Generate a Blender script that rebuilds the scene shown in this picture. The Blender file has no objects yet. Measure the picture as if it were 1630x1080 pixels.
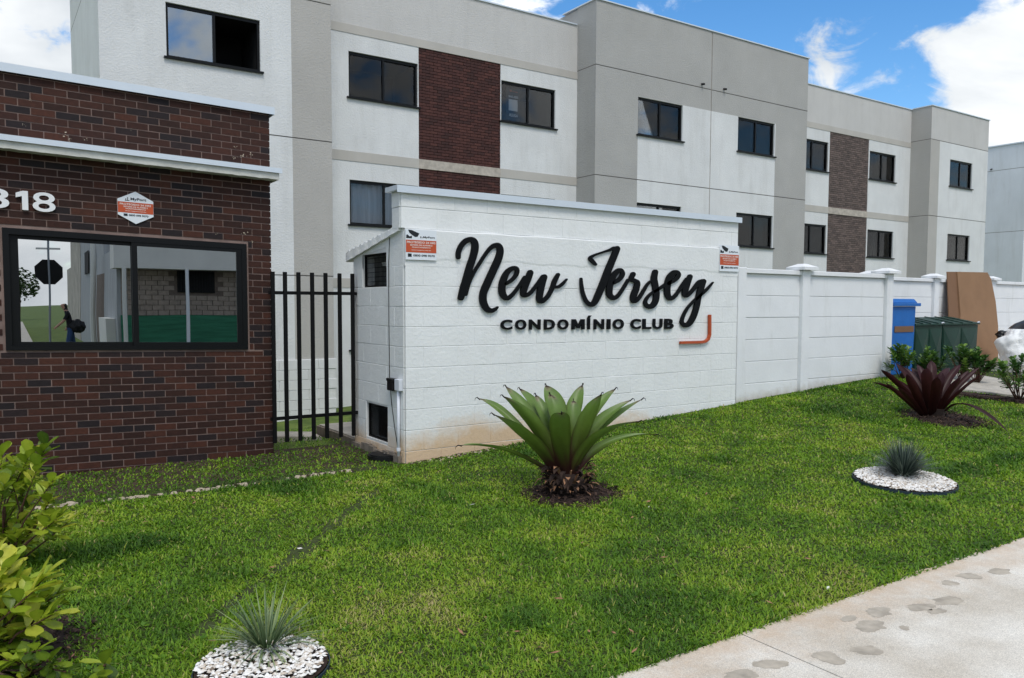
import bpy, math, random
import numpy as np
from mathutils import Vector, noise as mnoise
random.seed(7); rng = np.random.default_rng(7)
S = bpy.context.scene
COL = S.collection

# ------------------------------------------------------------------ camera
W_, H_ = 1630., 1080.
F, CX, CY = 1259., 815., 561.5
YAW, PIT, ROL = math.radians(56.22), math.radians(-3.44), math.radians(.2)
EYE = Vector((0, 0, 1.6))
fw = Vector((math.cos(YAW)*math.cos(PIT), math.sin(YAW)*math.cos(PIT), math.sin(PIT)))
rt = Vector((math.sin(YAW), -math.cos(YAW), 0)); up = rt.cross(fw)
rt, up = rt*math.cos(ROL)+up*math.sin(ROL), -rt*math.sin(ROL)+up*math.cos(ROL)
cam = bpy.data.cameras.new('camera'); co = bpy.data.objects.new('camera', cam); COL.objects.link(co)
from mathutils import Matrix
m = Matrix((rt, up, -fw)).transposed().to_4x4(); m.translation = EYE; co.matrix_world = m
cam.sensor_fit = 'HORIZONTAL'; cam.sensor_width = 36; cam.lens = 36*F/W_
cam.shift_x = 0; cam.shift_y = (CY-H_/2)/W_
cam.clip_start = .05; cam.clip_end = 2000
S.camera = co

# ------------------------------------------------------------------ sky, sun, exposure
SUN_EL, SUN_DIR = math.radians(56), Vector((-.22, -.75, 0)).normalized()
w = bpy.data.worlds.new('World'); S.world = w; w.use_nodes = True
nt = w.node_tree; nt.nodes.clear(); N = nt.nodes.new; L = nt.links.new
sky = N('ShaderNodeTexSky'); sky.sky_type = 'NISHITA'; sky.sun_disc = False
sky.sun_elevation = SUN_EL; sky.sun_rotation = math.atan2(SUN_DIR.x, SUN_DIR.y)
sky.air_density = 1.0; sky.dust_density = .3; sky.ozone_density = 2.5
tc = N('ShaderNodeTexCoord')
def ND(t, **k):
    n = N(t)
    for a, b in k.items(): setattr(n, a, b)
    return n
def noise_(scale, detail, rough, dist=0., off=(0, 0, 0), sc=(1, 1, 1)):
    mp = ND('ShaderNodeMapping'); mp.inputs['Location'].default_value = off; mp.inputs['Scale'].default_value = sc
    L(tc.outputs['Generated'], mp.inputs['Vector'])
    n = ND('ShaderNodeTexNoise'); n.inputs['Scale'].default_value = scale; n.inputs['Detail'].default_value = detail
    n.inputs['Roughness'].default_value = rough; n.inputs['Distortion'].default_value = dist
    L(mp.outputs['Vector'], n.inputs['Vector']); return n.outputs['Fac']
def mth(op, a, b=None, c=None, clamp=False):
    n = ND('ShaderNodeMath', operation=op, use_clamp=clamp)
    for i, v in enumerate((a, b, c)):
        if v is None: continue
        if isinstance(v, (int, float)): n.inputs[i].default_value = v
        else: L(v, n.inputs[i])
    return n.outputs[0]
def pdir(x, y): return (fw+rt*((x-CX)/F)-up*((y-CY)/F)).normalized()
def blob(x, y, r_px, amp):
    d = pdir(x, y); r = r_px/F
    vm = ND('ShaderNodeVectorMath', operation='DISTANCE'); vm.inputs[1].default_value = d
    L(tc.outputs['Generated'], vm.inputs[0])
    t = mth('DIVIDE', vm.outputs['Value'], r)
    t = mth('MULTIPLY', t, t); t = mth('MULTIPLY', t, -1.); t = mth('EXPONENT', t)
    return mth('MULTIPLY', t, amp)
n1 = noise_(3.6, 14, .62, .5, (3.1, 1.7, .4), (1, 1, 1.9))
n0 = noise_(14, 8, .6, .8, (1.1, 5.7, 2.4), (1, 1, 1.5))
dens = mth('ADD', mth('MULTIPLY', mth('SUBTRACT', n1, .5), 4.2), mth('MULTIPLY', mth('SUBTRACT', n0, .5), 3.3))
dens = mth('ADD', dens, .46)
sxyz = ND('ShaderNodeSeparateXYZ'); L(tc.outputs['Generated'], sxyz.inputs[0])
dens = mth('ADD', dens, mth('MULTIPLY', mth('SUBTRACT', .16, sxyz.outputs['Z'], None, True), 5.))   # clouds crowd together towards the horizon
for b in ((1150, 10, 330, -1.25), (1400, 50, 130, -.55), (1340, 105, 65, 1.5), (1290, 90, 45, .5), (1415, 80, 35, .35), (1610, 120, 100, 1.2), (1510, 95, 55, .7), (1560, 20, 45, -.6), (1470, 150, 35, -.6), (1600, 40, 40, .3), (1480, 50, 30, .5), (1600, 185, 60, .5), (860, -10, 70, .9),
          (1380, 165, 60, -.35), (1520, 10, 60, -.3), (50, 60, 260, .9)):
    dens = mth('ADD', dens, blob(*b))
ramp = ND('ShaderNodeMapRange', interpolation_type='SMOOTHSTEP'); L(dens, ramp.inputs['Value'])
ramp.inputs['From Min'].default_value = -.1; ramp.inputs['From Max'].default_value = .8
n2 = noise_(2.6, 6, .55, .3, (8.1, 4.7, 2.4), (1, 1, 2.2))
cr = ND('ShaderNodeValToRGB'); L(n2, cr.inputs['Fac'])
e = cr.color_ramp.elements; e[0].position = .36; e[0].color = (4.3, 4.6, 4.9, 1); e[1].position = .62; e[1].color = (7.4, 7.5, 7.5, 1)
hs = ND('ShaderNodeHueSaturation'); hs.inputs['Saturation'].default_value = 1.3; hs.inputs['Value'].default_value = 1.1
L(sky.outputs['Color'], hs.inputs['Color'])
mx = ND('ShaderNodeMix', data_type='RGBA'); L(ramp.outputs['Result'], mx.inputs['Factor'])
L(hs.outputs['Color'], mx.inputs['A']); L(cr.outputs['Color'], mx.inputs['B'])
bg = ND('ShaderNodeBackground'); L(mx.outputs['Result'], bg.inputs['Color']); bg.inputs['Strength'].default_value = .1
ow = ND('ShaderNodeOutputWorld'); L(bg.outputs['Background'], ow.inputs['Surface'])
sl = bpy.data.lights.new('sun', 'SUN'); sl.energy = 1.15; sl.angle = math.radians(22); sl.color = (1, .95, .87)
so = bpy.data.objects.new('sun', sl); COL.objects.link(so)
sd = Vector((SUN_DIR.x*math.cos(SUN_EL), SUN_DIR.y*math.cos(SUN_EL), math.sin(SUN_EL)))
so.rotation_euler = sd.to_track_quat('Z', 'Y').to_euler()
vs = S.view_settings; vs.view_transform = 'Standard'; vs.look = 'None'; vs.exposure = 0.74; vs.gamma = 1
try: vs.use_curve_mapping = False
except Exception: pass
S.cycles.max_bounces = 6; S.cycles.transparent_max_bounces = 12
S.cycles.use_denoising = True

# ------------------------------------------------------------------ geometry of the view: pixel -> point on a real plane
def ray(x, y): return fw+rt*((x-CX)/F)-up*((y-CY)/F)
def onY(x, y, Y): r = ray(x, y); return EYE+r*((Y-EYE.y)/r.y)
def onX(x, y, X): r = ray(x, y); return EYE+r*((X-EYE.x)/r.x)
def onZ(x, y, Z=0.): r = ray(x, y); return EYE+r*((Z-EYE.z)/r.z)
def atd(x, y, d): return EYE+ray(x, y)*d
def sst(a, b, x):
    t = min(1, max(0, (x-a)/(b-a))); return t*t*(3-2*t)
def ground_z(x, y):
    z = min(.46, max(0., (x-3.4)*.057))*min(1, max(0, (y-2.6)/4.2))
    if y > 8.4:
        z -= .75*sst(8.6, 14.5, y)*(1-sst(9, 13, x)*.0)
    if y < -.6: z -= .12
    return z
def on_ground(x, y):
    p = onZ(x, y, 0)
    for _ in range(12): p = onZ(x, y, ground_z(p.x, p.y))
    return p

# ------------------------------------------------------------------ materials
MAT = {}
def mat(name, col, rough=.8, noise=0., nscale=8., bump=0., bscale=60., spec=.3, col2=None, bdist=.01, metal=0., attr=None, coat=0., detail=5., alpha=None, transl=0., obj_coords=True, stretch=(1, 1, 1)):
    m = bpy.data.materials.new(name); m.use_nodes = True; t = m.node_tree; t.nodes.clear()
    nn = t.nodes.new; ll = t.links.new
    b = nn('ShaderNodeBsdfPrincipled'); o = nn('ShaderNodeOutputMaterial'); ll(b.outputs[0], o.inputs[0])
    b.inputs['Roughness'].default_value = rough; b.inputs['Specular IOR Level'].default_value = spec
    b.inputs['Metallic'].default_value = metal; b.inputs['Coat Weight'].default_value = coat
    c = nn('ShaderNodeNewGeometry'); mp = nn('ShaderNodeMapping'); mp.inputs['Scale'].default_value = stretch
    ll(c.outputs['Position'], mp.inputs['Vector']); vec = mp.outputs['Vector']
    src = None
    if attr:
        a = nn('ShaderNodeAttribute'); a.attribute_name = 'tone'
        r = nn('ShaderNodeValToRGB'); ll(a.outputs['Fac'], r.inputs['Fac']); r.color_ramp.interpolation = 'LINEAR'
        el = r.color_ramp.elements
        while len(el) < len(attr): el.new(.5)
        for i, (p, cc) in enumerate(attr): el[i].position = p; el[i].color = (*cc, 1)
        src = r.outputs['Color']
    if noise > 0 or col2:
        n = nn('ShaderNodeTexNoise'); n.inputs['Scale'].default_value = nscale; n.inputs['Detail'].default_value = detail; n.inputs['Roughness'].default_value = .6
        ll(vec, n.inputs['Vector'])
        mr = nn('ShaderNodeMapRange'); ll(n.outputs['Fac'], mr.inputs['Value']); mr.inputs['From Min'].default_value = .3; mr.inputs['From Max'].default_value = .7
        mi = nn('ShaderNodeMix'); mi.data_type = 'RGBA'; ll(mr.outputs[0], mi.inputs['Factor'])
        if src is not None:
            mu = nn('ShaderNodeMix'); mu.data_type = 'RGBA'; mu.blend_type = 'MULTIPLY'; mu.inputs['Factor'].default_value = 1
            ll(src, mu.inputs['A']); mi.inputs['A'].default_value = (1-noise,)*3+(1,); mi.inputs['B'].default_value = (1+noise,)*3+(1,)
            ll(mi.outputs['Result'], mu.inputs['B']); src = mu.outputs['Result']
        else:
            ca = tuple(x*(1-noise) for x in col); cb = col2 or tuple(x*(1+noise) for x in col)
            mi.inputs['A'].default_value = (*ca, 1); mi.inputs['B'].default_value = (*cb, 1); src = mi.outputs['Result']
    if src is not None: ll(src, b.inputs['Base Color'])
    else: b.inputs['Base Color'].default_value = (*col, 1)
    if bump > 0:
        n = nn('ShaderNodeTexNoise'); n.inputs['Scale'].default_value = bscale; n.inputs['Detail'].default_value = 6; n.inputs['Roughness'].default_value = .65
        ll(vec, n.inputs['Vector'])
        bp = nn('ShaderNodeBump'); bp.inputs['Strength'].default_value = bump; bp.inputs['Distance'].default_value = bdist
        ll(n.outputs['Fac'], bp.inputs['Height']); ll(bp.outputs[0], b.inputs['Normal'])
    if transl > 0:
        tr = nn('ShaderNodeBsdfTranslucent'); ms = nn('ShaderNodeMixShader'); ms.inputs[0].default_value = transl
        if src is not None: ll(src, tr.inputs['Color'])
        else: tr.inputs['Color'].default_value = (*col, 1)
        ll(b.outputs[0], ms.inputs[1]); ll(tr.outputs[0], ms.inputs[2]); ll(ms.outputs[0], o.inputs[0])
    MAT[name] = m; m['src'] = ''
    return m
def glass(name, tint, refl, extra, rough=.0, warp=0., wscale=2.):
    m = bpy.data.materials.new(name); m.use_nodes = True; t = m.node_tree; t.nodes.clear(); nn = t.nodes.new; ll = t.links.new
    o = nn('ShaderNodeOutputMaterial'); tr = nn('ShaderNodeBsdfTransparent'); tr.inputs['Color'].default_value = (*tint, 1)
    g = nn('ShaderNodeBsdfGlossy'); g.inputs['Color'].default_value = (*refl, 1); g.inputs['Roughness'].default_value = rough
    fr = nn('ShaderNodeFresnel'); fr.inputs['IOR'].default_value = 1.42
    a = nn('ShaderNodeMath'); a.operation = 'ADD'; a.use_clamp = True; ll(fr.outputs[0], a.inputs[0]); a.inputs[1].default_value = extra
    ms = nn('ShaderNodeMixShader'); ll(a.outputs[0], ms.inputs[0]); ll(tr.outputs[0], ms.inputs[1]); ll(g.outputs[0], ms.inputs[2]); ll(ms.outputs[0], o.inputs[0])
    if warp > 0:
        c = nn('ShaderNodeNewGeometry'); n = nn('ShaderNodeTexNoise'); n.inputs['Scale'].default_value = wscale; n.inputs['Detail'].default_value = 0
        ll(c.outputs['Position'], n.inputs['Vector']); bp = nn('ShaderNodeBump'); bp.inputs['Strength'].default_value = 1; bp.inputs['Distance'].default_value = warp
        ll(n.outputs['Fac'], bp.inputs['Height']); ll(bp.outputs[0], g.inputs['Normal'])
    MAT[name] = m; return m

mat('stucco_white', (.66, .67, .67), .9, .06, 1.4, .6, 30, bdist=.02, detail=13.)
mat('stucco_light', (.54, .53, .515), .9, .05, 1.0, .6, 30, bdist=.02, detail=13.)
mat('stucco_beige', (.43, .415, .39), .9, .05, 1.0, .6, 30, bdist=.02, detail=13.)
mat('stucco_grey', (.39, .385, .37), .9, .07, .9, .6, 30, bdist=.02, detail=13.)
mat('stucco_pale_blue', (.68, .71, .74), .9, .05, 1.0, .3, 30)
mat('band_beige', (.46, .44, .405), .9, .06, 2)
mat('band_raw', (.42, .38, .33), .9, .22, 9, .3, 50)
mat('joint', (.16, .15, .14), .95)
mat('joint_stain', (.3, .265, .23), .95, .3, 4)
mat('flashing', (.62, .68, .74), .45, .03, 3, metal=.2)
mat('ledge', (.56, .56, .52), .9, .14, 6, .6, 30, detail=12.)
BR = [(0., (.012, .0085, .01)), (.28, (.02, .011, .011)), (.34, (.026, .0095, .0065)), (.7, (.04, .0135, .0085)), (1., (.06, .0195, .011))]
mat('brick', (.07, .03, .02), .75, .22, 30, .5, 90, attr=BR, bdist=.004)
mat('brick_dark', (.07, .03, .02), .8, .2, 20, .3, 90, attr=[(0., (.045, .02, .018)), (.5, (.062, .024, .021)), (1., (.085, .033, .027))])
mat('brick_grey', (.07, .05, .045), .8, .2, 20, .3, 90, attr=[(0., (.09, .07, .064)), (.5, (.125, .095, .085)), (1., (.16, .12, .108))])
mat('mortar_gatehouse', (.21, .15, .13), .95, .25, 5, .4, 80)
mat('mortar_dark', (.035, .018, .016), .95, .1, 14)
mat('mortar_grey', (.075, .06, .055), .95, .1, 14)
mat('aluminium_black', (.004, .0045, .005), .4, spec=.2)
mat('steel_black', (.003, .003, .0035), .55, .2, 30, spec=.2)
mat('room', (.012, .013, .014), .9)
mat('curtain', (.62, .64, .66), .9, .12, 3, stretch=(9, 1, .2))
mat('white_paint', (.72, .73, .72), .8)
mat('letter_white', (.78, .79, .8), .4)
mat('letter_black', (.0025, .003, .004), .6, .2, 20, spec=.15)
mat('orange_red', (.42, .075, .025), .45)
mat('sign_orange', (.5, .085, .03), .5)
mat('sign_white', (.72, .76, .8), .4)
mat('ink', (.012, .016, .02), .6)
mat('print_white', (.75, .7, .66), .6)
mat('pipe_white', (.66, .69, .75), .45)
mat('plastic_black', (.006, .006, .007), .45, spec=.3)
mat('concrete', (.42, .39, .34), .9, .2, 5, .4, 60)
mat('concrete_edge', (.2, .17, .14), .95, .35, 8, .5, 40)
mat('rubble', (.45, .38, .29), .95, .3, 20, .5, 60)
mat('bark', (.05, .03, .022), .95, attr=[(0., (.018, .011, .009)), (.6, (.05, .03, .022)), (1., (.12, .075, .055))])
mat('pebble', (.7, .66, .6), .7, attr=[(0., (.16, .12, .09)), (.15, (.5, .42, .33)), (.5, (.74, .71, .66)), (1., (.86, .85, .83))])
mat('rim_blue', (.02, .035, .05), .5)
mat('bin_blue', (.005, .12, .42), .5, .08, 6, .1, 20)
mat('bin_green', (.004, .032, .02), .45, .2, 5, spec=.25)
mat('cardboard', (.25, .145, .08), .9, .07, 3, .15, 30)
mat('cardboard_dark', (.19, .105, .06), .9, .07, 3)
mat('bag_white', (.8, .81, .8), .35, .05, 6, .5, 9, bdist=.06)
mat('bag_black', (.008, .008, .009), .3)
mat('stem', (.09, .045, .03), .9, .2, 30)
LG = [(0., (.05, .1, .012)), (.35, (.17, .26, .018)), (.65, (.36, .47, .035)), (1., (.66, .66, .09))]
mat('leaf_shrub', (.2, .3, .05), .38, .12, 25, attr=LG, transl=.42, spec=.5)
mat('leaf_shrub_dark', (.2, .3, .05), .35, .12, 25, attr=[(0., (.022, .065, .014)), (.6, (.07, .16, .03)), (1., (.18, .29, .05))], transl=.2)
mat('brom_green', (.2, .3, .1), .42, .1, 12, attr=[(0., (.03, .008, .008)), (.16, (.045, .018, .012)), (.3, (.06, .085, .013)), (.5, (.095, .155, .02)), (.75, (.125, .215, .035)), (.88, (.14, .21, .06)), (.93, (.2, .2, .09)), (.97, (.06, .03, .02)), (1., (.02, .008, .007))], transl=.2, spec=.45, stretch=(1, 1, 1))
mat('brom_red', (.05, .01, .01), .45, .2, 12, attr=[(0., (.006, .002, .002)), (.25, (.018, .0035, .003)), (.6, (.032, .006, .006)), (.85, (.034, .008, .012)), (1., (.026, .01, .015))], transl=.1, spec=.25)
mat('brom_dry', (.2, .12, .07), .8, .3, 20)
mat('brom_dead', (.3, .16, .09), .9, .35, 40, .6, 60)
mat('yucca', (.1, .15, .1), .5, attr=[(0., (.05, .095, .035)), (.6, (.15, .22, .1)), (1., (.36, .42, .2))], transl=.15)
mat('yucca_dark', (.1, .15, .1), .5, attr=[(0., (.018, .032, .028)), (.6, (.07, .1, .08)), (1., (.2, .25, .2))])
mat('grass', (.1, .2, .02), .55, .12, 3., attr=[(0., (.035, .1, .008)), (.3, (.1, .225, .012)), (.55, (.2, .355, .018)), (.78, (.33, .45, .03)), (.92, (.46, .44, .13)), (1., (.5, .42, .2))], transl=.38, spec=.35)
mat('lawn_soil', (.04, .042, .015), 1., .35, 9, .6, 40, col2=(.055, .08, .018))
mat('soil', (.05, .035, .022), 1., .4, 6, .6, 30)
mat('verge', (.05, .1, .015), 1., .3, 3., .6, 30, col2=(.13, .18, .035), detail=10.)
mat('asphalt', (.05, .05, .052), .95, .2, 20, .4, 100)
mat('skin', (.45, .26, .18), .6); mat('hair', (.01, .008, .007), .5); mat('tshirt', (.012, .012, .014), .9); mat('jeans', (.03, .06, .14), .9)
mat('metal_grey', (.25, .27, .29), .5, metal=.6)
mat('far_concrete', (.42, .39, .33), .9, .25, 1.2)
mat('far_sheet', (.33, .345, .35), .7, .2, 2, stretch=(3, 3, .3))
mat('far_green', (.03, .16, .09), .8, .35, 3, stretch=(.3, .3, 3.5), detail=9.)
mat('far_stone', (.3, .25, .21), .95, .2, 8)
mat('far_stone_joint', (.15, .12, .1), .95, .2, 8)
mat('far_white', (.62, .62, .58), .85, .06, 1.5)
mat('crown', (.035, .07, .02), .9, attr=[(0., (.015, .03, .01)), (1., (.07, .12, .03))])
glass('pane_mirror', (.05, .05, .05), (.84, .87, .9), .64, 0., .0009, 1.6)
glass('pane_dark', (.8, .83, .86), (.95, .93, .9), -.012, .0, .0012, .6)
glass('pane_grey', (.3, .3, .3), (.8, .88, .96), .28, .03)

# white painted masonry with earth splash near the wall foot at the left corner
def masonry():
    m = mat('masonry_white', (.76, .775, .77), .85, .035, 3, .55, 26, bdist=.012); t = m.node_tree; nn = t.nodes.new; ll = t.links.new
    b = [n for n in t.nodes if n.type == 'BSDF_PRINCIPLED'][0]; old = b.inputs['Base Color'].links[0].from_socket
    g = nn('ShaderNodeNewGeometry'); sx = nn('ShaderNodeSeparateXYZ'); ll(g.outputs['Position'], sx.inputs[0])
    def M(op, a, bb, cl=False):
        n = nn('ShaderNodeMath'); n.operation = op; n.use_clamp = cl
        for i, v in enumerate((a, bb)):
            if isinstance(v, (int, float)): n.inputs[i].default_value = v
            else: ll(v, n.inputs[i])
        return n.outputs[0]
    n = nn('ShaderNodeTexNoise'); n.inputs['Scale'].default_value = 3.; n.inputs['Detail'].default_value = 8; n.inputs['Roughness'].default_value = .7; ll(g.outputs['Position'], n.inputs['Vector'])
    h = M('SUBTRACT', sx.outputs['Z'], M('MULTIPLY', M('SUBTRACT', sx.outputs['X'], 3.4), .057))    # height over the grass
    lim = M('SUBTRACT', .42, M('MULTIPLY', M('ABSOLUTE', M('SUBTRACT', sx.outputs['X'], 4.3), 0), .13))
    f = M('SUBTRACT', M('ADD', lim, M('MULTIPLY', M('SUBTRACT', n.outputs['Fac'], .5), .55)), h)
    f = M('MULTIPLY', f, 4.2, True); f = M('MULTIPLY', f, .78)
    mi = nn('ShaderNodeMix'); mi.data_type = 'RGBA'; ll(f, mi.inputs['Factor']); ll(old, mi.inputs['A']); mi.inputs['B'].default_value = (.6, .38, .18, 1)
    ll(mi.outputs['Result'], b.inputs['Base Color']); return m
masonry()
def overlay(name, color, scale, stretch, lo, hi, amount, splash=None):
    m = MAT[name]; t = m.node_tree; nn = t.nodes.new; ll = t.links.new; b = [n for n in t.nodes if n.type == 'BSDF_PRINCIPLED'][0]; old = b.inputs['Base Color'].links[0].from_socket
    g = nn('ShaderNodeNewGeometry'); mp = nn('ShaderNodeMapping'); mp.inputs['Scale'].default_value = stretch; ll(g.outputs['Position'], mp.inputs['Vector'])
    n = nn('ShaderNodeTexNoise'); n.inputs['Scale'].default_value = scale; n.inputs['Detail'].default_value = 9; n.inputs['Roughness'].default_value = .65; ll(mp.outputs['Vector'], n.inputs['Vector'])
    v = n.outputs['Fac']
    if splash:      # dirt thrown up from the lawn: height over the sloping grass
        sx = nn('ShaderNodeSeparateXYZ'); ll(g.outputs['Position'], sx.inputs[0])
        gx = nn('ShaderNodeMath'); gx.operation = 'MULTIPLY_ADD'; ll(sx.outputs['X'], gx.inputs[0]); gx.inputs[1].default_value = -.057; gx.inputs[2].default_value = .194
        gm = nn('ShaderNodeMath'); gm.operation = 'MAXIMUM'; ll(gx.outputs[0], gm.inputs[0]); gm.inputs[1].default_value = -.46
        h = nn('ShaderNodeMath'); h.operation = 'ADD'; ll(sx.outputs['Z'], h.inputs[0]); ll(gm.outputs[0], h.inputs[1])
        k = nn('ShaderNodeMath'); k.operation = 'MULTIPLY_ADD'; ll(h.outputs[0], k.inputs[0]); k.inputs[1].default_value = -1/splash; k.inputs[2].default_value = .45
        a = nn('ShaderNodeMath'); a.operation = 'ADD'; ll(v, a.inputs[0]); ll(k.outputs[0], a.inputs[1]); v = a.outputs[0]
    mr = nn('ShaderNodeMapRange'); ll(v, mr.inputs['Value']); mr.inputs['From Min'].default_value = lo; mr.inputs['From Max'].default_value = hi; mr.inputs['To Max'].default_value = amount
    mi = nn('ShaderNodeMix'); mi.data_type = 'RGBA'; ll(mr.outputs[0], mi.inputs['Factor']); ll(old, mi.inputs['A']); mi.inputs['B'].default_value = (*color, 1); ll(mi.outputs['Result'], b.inputs['Base Color'])
mat('masonry_mortar', (.66, .67, .665), .95, .06, 8, .5, 60)
mat('fence_white', (.74, .755, .765), .85, .04, 2.2, .3, 26)
overlay('fence_white', (.42, .38, .29), 5., (1, 1, 1), .55, 1.1, .75, splash=.3)
overlay('fence_white', (.5, .51, .48), 3., (1.5, 1.5, .3), .55, .8, .5)
overlay('masonry_white', (.5, .5, .46), 2.6, (1.2, 1.2, .5), .56, .85, .28)
for k_ in ('stucco_white', 'stucco_light', 'stucco_beige', 'stucco_grey', 'stucco_pale_blue'): overlay(k_, (.36, .35, .32), 2.2, (1.6, 1.6, .22), .5, .85, .34)
def sidewalk_mat():
    m = mat('sidewalk_concrete', (.62, .55, .45), .92, .16, 1.6, .5, 130, col2=(.8, .77, .7), bdist=.004, detail=9)
    t = m.node_tree; nn = t.nodes.new; ll = t.links.new
    b = [n for n in t.nodes if n.type == 'BSDF_PRINCIPLED'][0]; old = b.inputs['Base Color'].links[0].from_socket
    g = nn('ShaderNodeNewGeometry'); n = nn('ShaderNodeTexNoise'); n.inputs['Scale'].default_value = 240; n.inputs['Detail'].default_value = 3; ll(g.outputs['Position'], n.inputs['Vector'])
    mr = nn('ShaderNodeMapRange'); ll(n.outputs['Fac'], mr.inputs['Value']); mr.inputs['From Min'].default_value = .3; mr.inputs['From Max'].default_value = .7; mr.inputs['To Min'].default_value = .66; mr.inputs['To Max'].default_value = 1.2
    mu = nn('ShaderNodeMix'); mu.data_type = 'RGBA'; mu.blend_type = 'MULTIPLY'; mu.inputs['Factor'].default_value = 1; ll(old, mu.inputs['A']); ll(mr.outputs[0], mu.inputs['B'])
    sx = nn('ShaderNodeSeparateXYZ'); ll(g.outputs['Position'], sx.inputs[0]); n3 = nn('ShaderNodeTexNoise'); n3.inputs['Scale'].default_value = 5; n3.inputs['Detail'].default_value = 8; n3.inputs['Roughness'].default_value = .7; ll(g.outputs['Position'], n3.inputs['Vector'])
    a1 = nn('ShaderNodeMapRange'); ll(sx.outputs['Y'], a1.inputs['Value']); a1.inputs['From Min'].default_value = 1.7; a1.inputs['From Max'].default_value = 2.55
    a2 = nn('ShaderNodeMath'); a2.operation = 'MULTIPLY'; ll(a1.outputs[0], a2.inputs[0]); ll(n3.outputs['Fac'], a2.inputs[1])
    a3 = nn('ShaderNodeMapRange'); ll(a2.outputs[0], a3.inputs['Value']); a3.inputs['From Min'].default_value = .25; a3.inputs['From Max'].default_value = .6; a3.inputs['To Max'].default_value = .6
    m3 = nn('ShaderNodeMix'); m3.data_type = 'RGBA'; ll(a3.outputs[0], m3.inputs['Factor']); ll(mu.outputs['Result'], m3.inputs['A']); m3.inputs['B'].default_value = (.5, .33, .19, 1)
    ll(m3.outputs['Result'], b.inputs['Base Color'])
sidewalk_mat()
mat('cement_patch', (.4, .355, .29), .9, .25, 11, .4, 130, bdist=.003)

# ------------------------------------------------------------------ object helpers
ORG = {}
class MB:
    def __init__(s): s.v = []; s.f = []; s.m = []; s.t = []; s.mats = []
    def mi(s, name):
        if name not in s.mats: s.mats.append(name)
        return s.mats.index(name)
    def poly(s, pts, mt, tone=None):
        n = len(s.v); s.v += [tuple(p) for p in pts]; s.f.append(tuple(range(n, n+len(pts)))); s.m.append(s.mi(mt)); s.t += [.5 if tone is None else tone]*len(pts)
    def mesh(s, vs_, fs, mt, tone=None):
        n = len(s.v); s.v += [tuple(p) for p in vs_]; k = s.mi(mt)
        for f in fs: s.f.append(tuple(i+n for i in f)); s.m.append(k)
        s.t += list(tone) if hasattr(tone, '__len__') else [.5 if tone is None else tone]*len(vs_)
    def box(s, a, b, mt, tone=None):
        x0, y0, z0 = a; x1, y1, z1 = b
        if x0 > x1: x0, x1 = x1, x0
        if y0 > y1: y0, y1 = y1, y0
        if z0 > z1: z0, z1 = z1, z0
        v = [(x0, y0, z0), (x1, y0, z0), (x1, y1, z0), (x0, y1, z0), (x0, y0, z1), (x1, y0, z1), (x1, y1, z1), (x0, y1, z1)]
        s.mesh(v, [(0, 3, 2, 1), (4, 5, 6, 7), (0, 1, 5, 4), (1, 2, 6, 5), (2, 3, 7, 6), (3, 0, 4, 7)], mt, tone)
    def tube(s, pts, r, mt, n=8, tone=None, cap=True):
        pts = [Vector(p) for p in pts]; rs = r if hasattr(r, '__len__') else [r]*len(pts); vs_ = []; fs = []
        for i, p in enumerate(pts):
            d = (pts[min(i+1, len(pts)-1)]-pts[max(i-1, 0)]).normalized()
            a = d.cross(Vector((0, 0, 1)) if abs(d.z) < .9 else Vector((1, 0, 0))).normalized(); b = d.cross(a)
            for k in range(n):
                t = 2*math.pi*k/n; vs_.append(p+(a*math.cos(t)+b*math.sin(t))*rs[i])
        for i in range(len(pts)-1):
            for k in range(n): fs.append((i*n+k, i*n+(k+1) % n, (i+1)*n+(k+1) % n, (i+1)*n+k))
        if cap: fs.append(tuple(range(n-1, -1, -1))); fs.append(tuple(range((len(pts)-1)*n, len(pts)*n)))
        s.mesh(vs_, fs, mt, tone)
    def prism(s, poly, ext, mt, tone=None):      # poly: 3D pts, ext: vector
        n = len(poly); a = [Vector(p) for p in poly]; b = [p+Vector(ext) for p in a]
        s.mesh(a+b, [tuple(range(n)), tuple(range(2*n-1, n-1, -1))]+[(i, i+n, (i+1) % n+n, (i+1) % n) for i in range(n)], mt, tone)
    def build(s, name, parent=None, smooth=False, bevel=0., label=None, kind=None, fix=True):
        me = bpy.data.meshes.new(name); org = ORG[parent.name] if parent else Vector((0, 0, 0))
        me.from_pydata([(p[0]-org[0], p[1]-org[1], p[2]-org[2]) for p in s.v], [], s.f)
        for k in s.mats: me.materials.append(MAT[k])
        me.polygons.foreach_set('material_index', s.m)
        a = me.attributes.new('tone', 'FLOAT', 'POINT'); a.data.foreach_set('value', s.t)
        if smooth: me.polygons.foreach_set('use_smooth', [True]*len(s.f))
        if fix:
            import bmesh
            bm = bmesh.new(); bm.from_mesh(me); bmesh.ops.recalc_face_normals(bm, faces=bm.faces)
            if bevel: bmesh.ops.bevel(bm, geom=list(bm.edges), offset=bevel, segments=1, affect='EDGES')
            bm.to_mesh(me); bm.free()
        me.update()
        o = bpy.data.objects.new(name, me); COL.objects.link(o)
        if parent: o.parent = parent; ORG[o.name] = org
        else: ORG[o.name] = Vector((0, 0, 0))
        if label: o['label'] = label
        if kind: o['kind'] = kind
        return o
def thing(name, label, cat, loc, group=None):
    o = bpy.data.objects.new(name, None); COL.objects.link(o); o.location = loc; o.empty_display_size = .1
    o['label'] = label; o['category'] = cat; ORG[o.name] = Vector(loc)
    if group: o['group'] = group
    return o
def tag(o, label=None, cat=None, group=None, kind=None):
    for k, v in (('label', label), ('category', cat), ('group', group), ('kind', kind)):
        if v: o[k] = v
    return o
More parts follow.
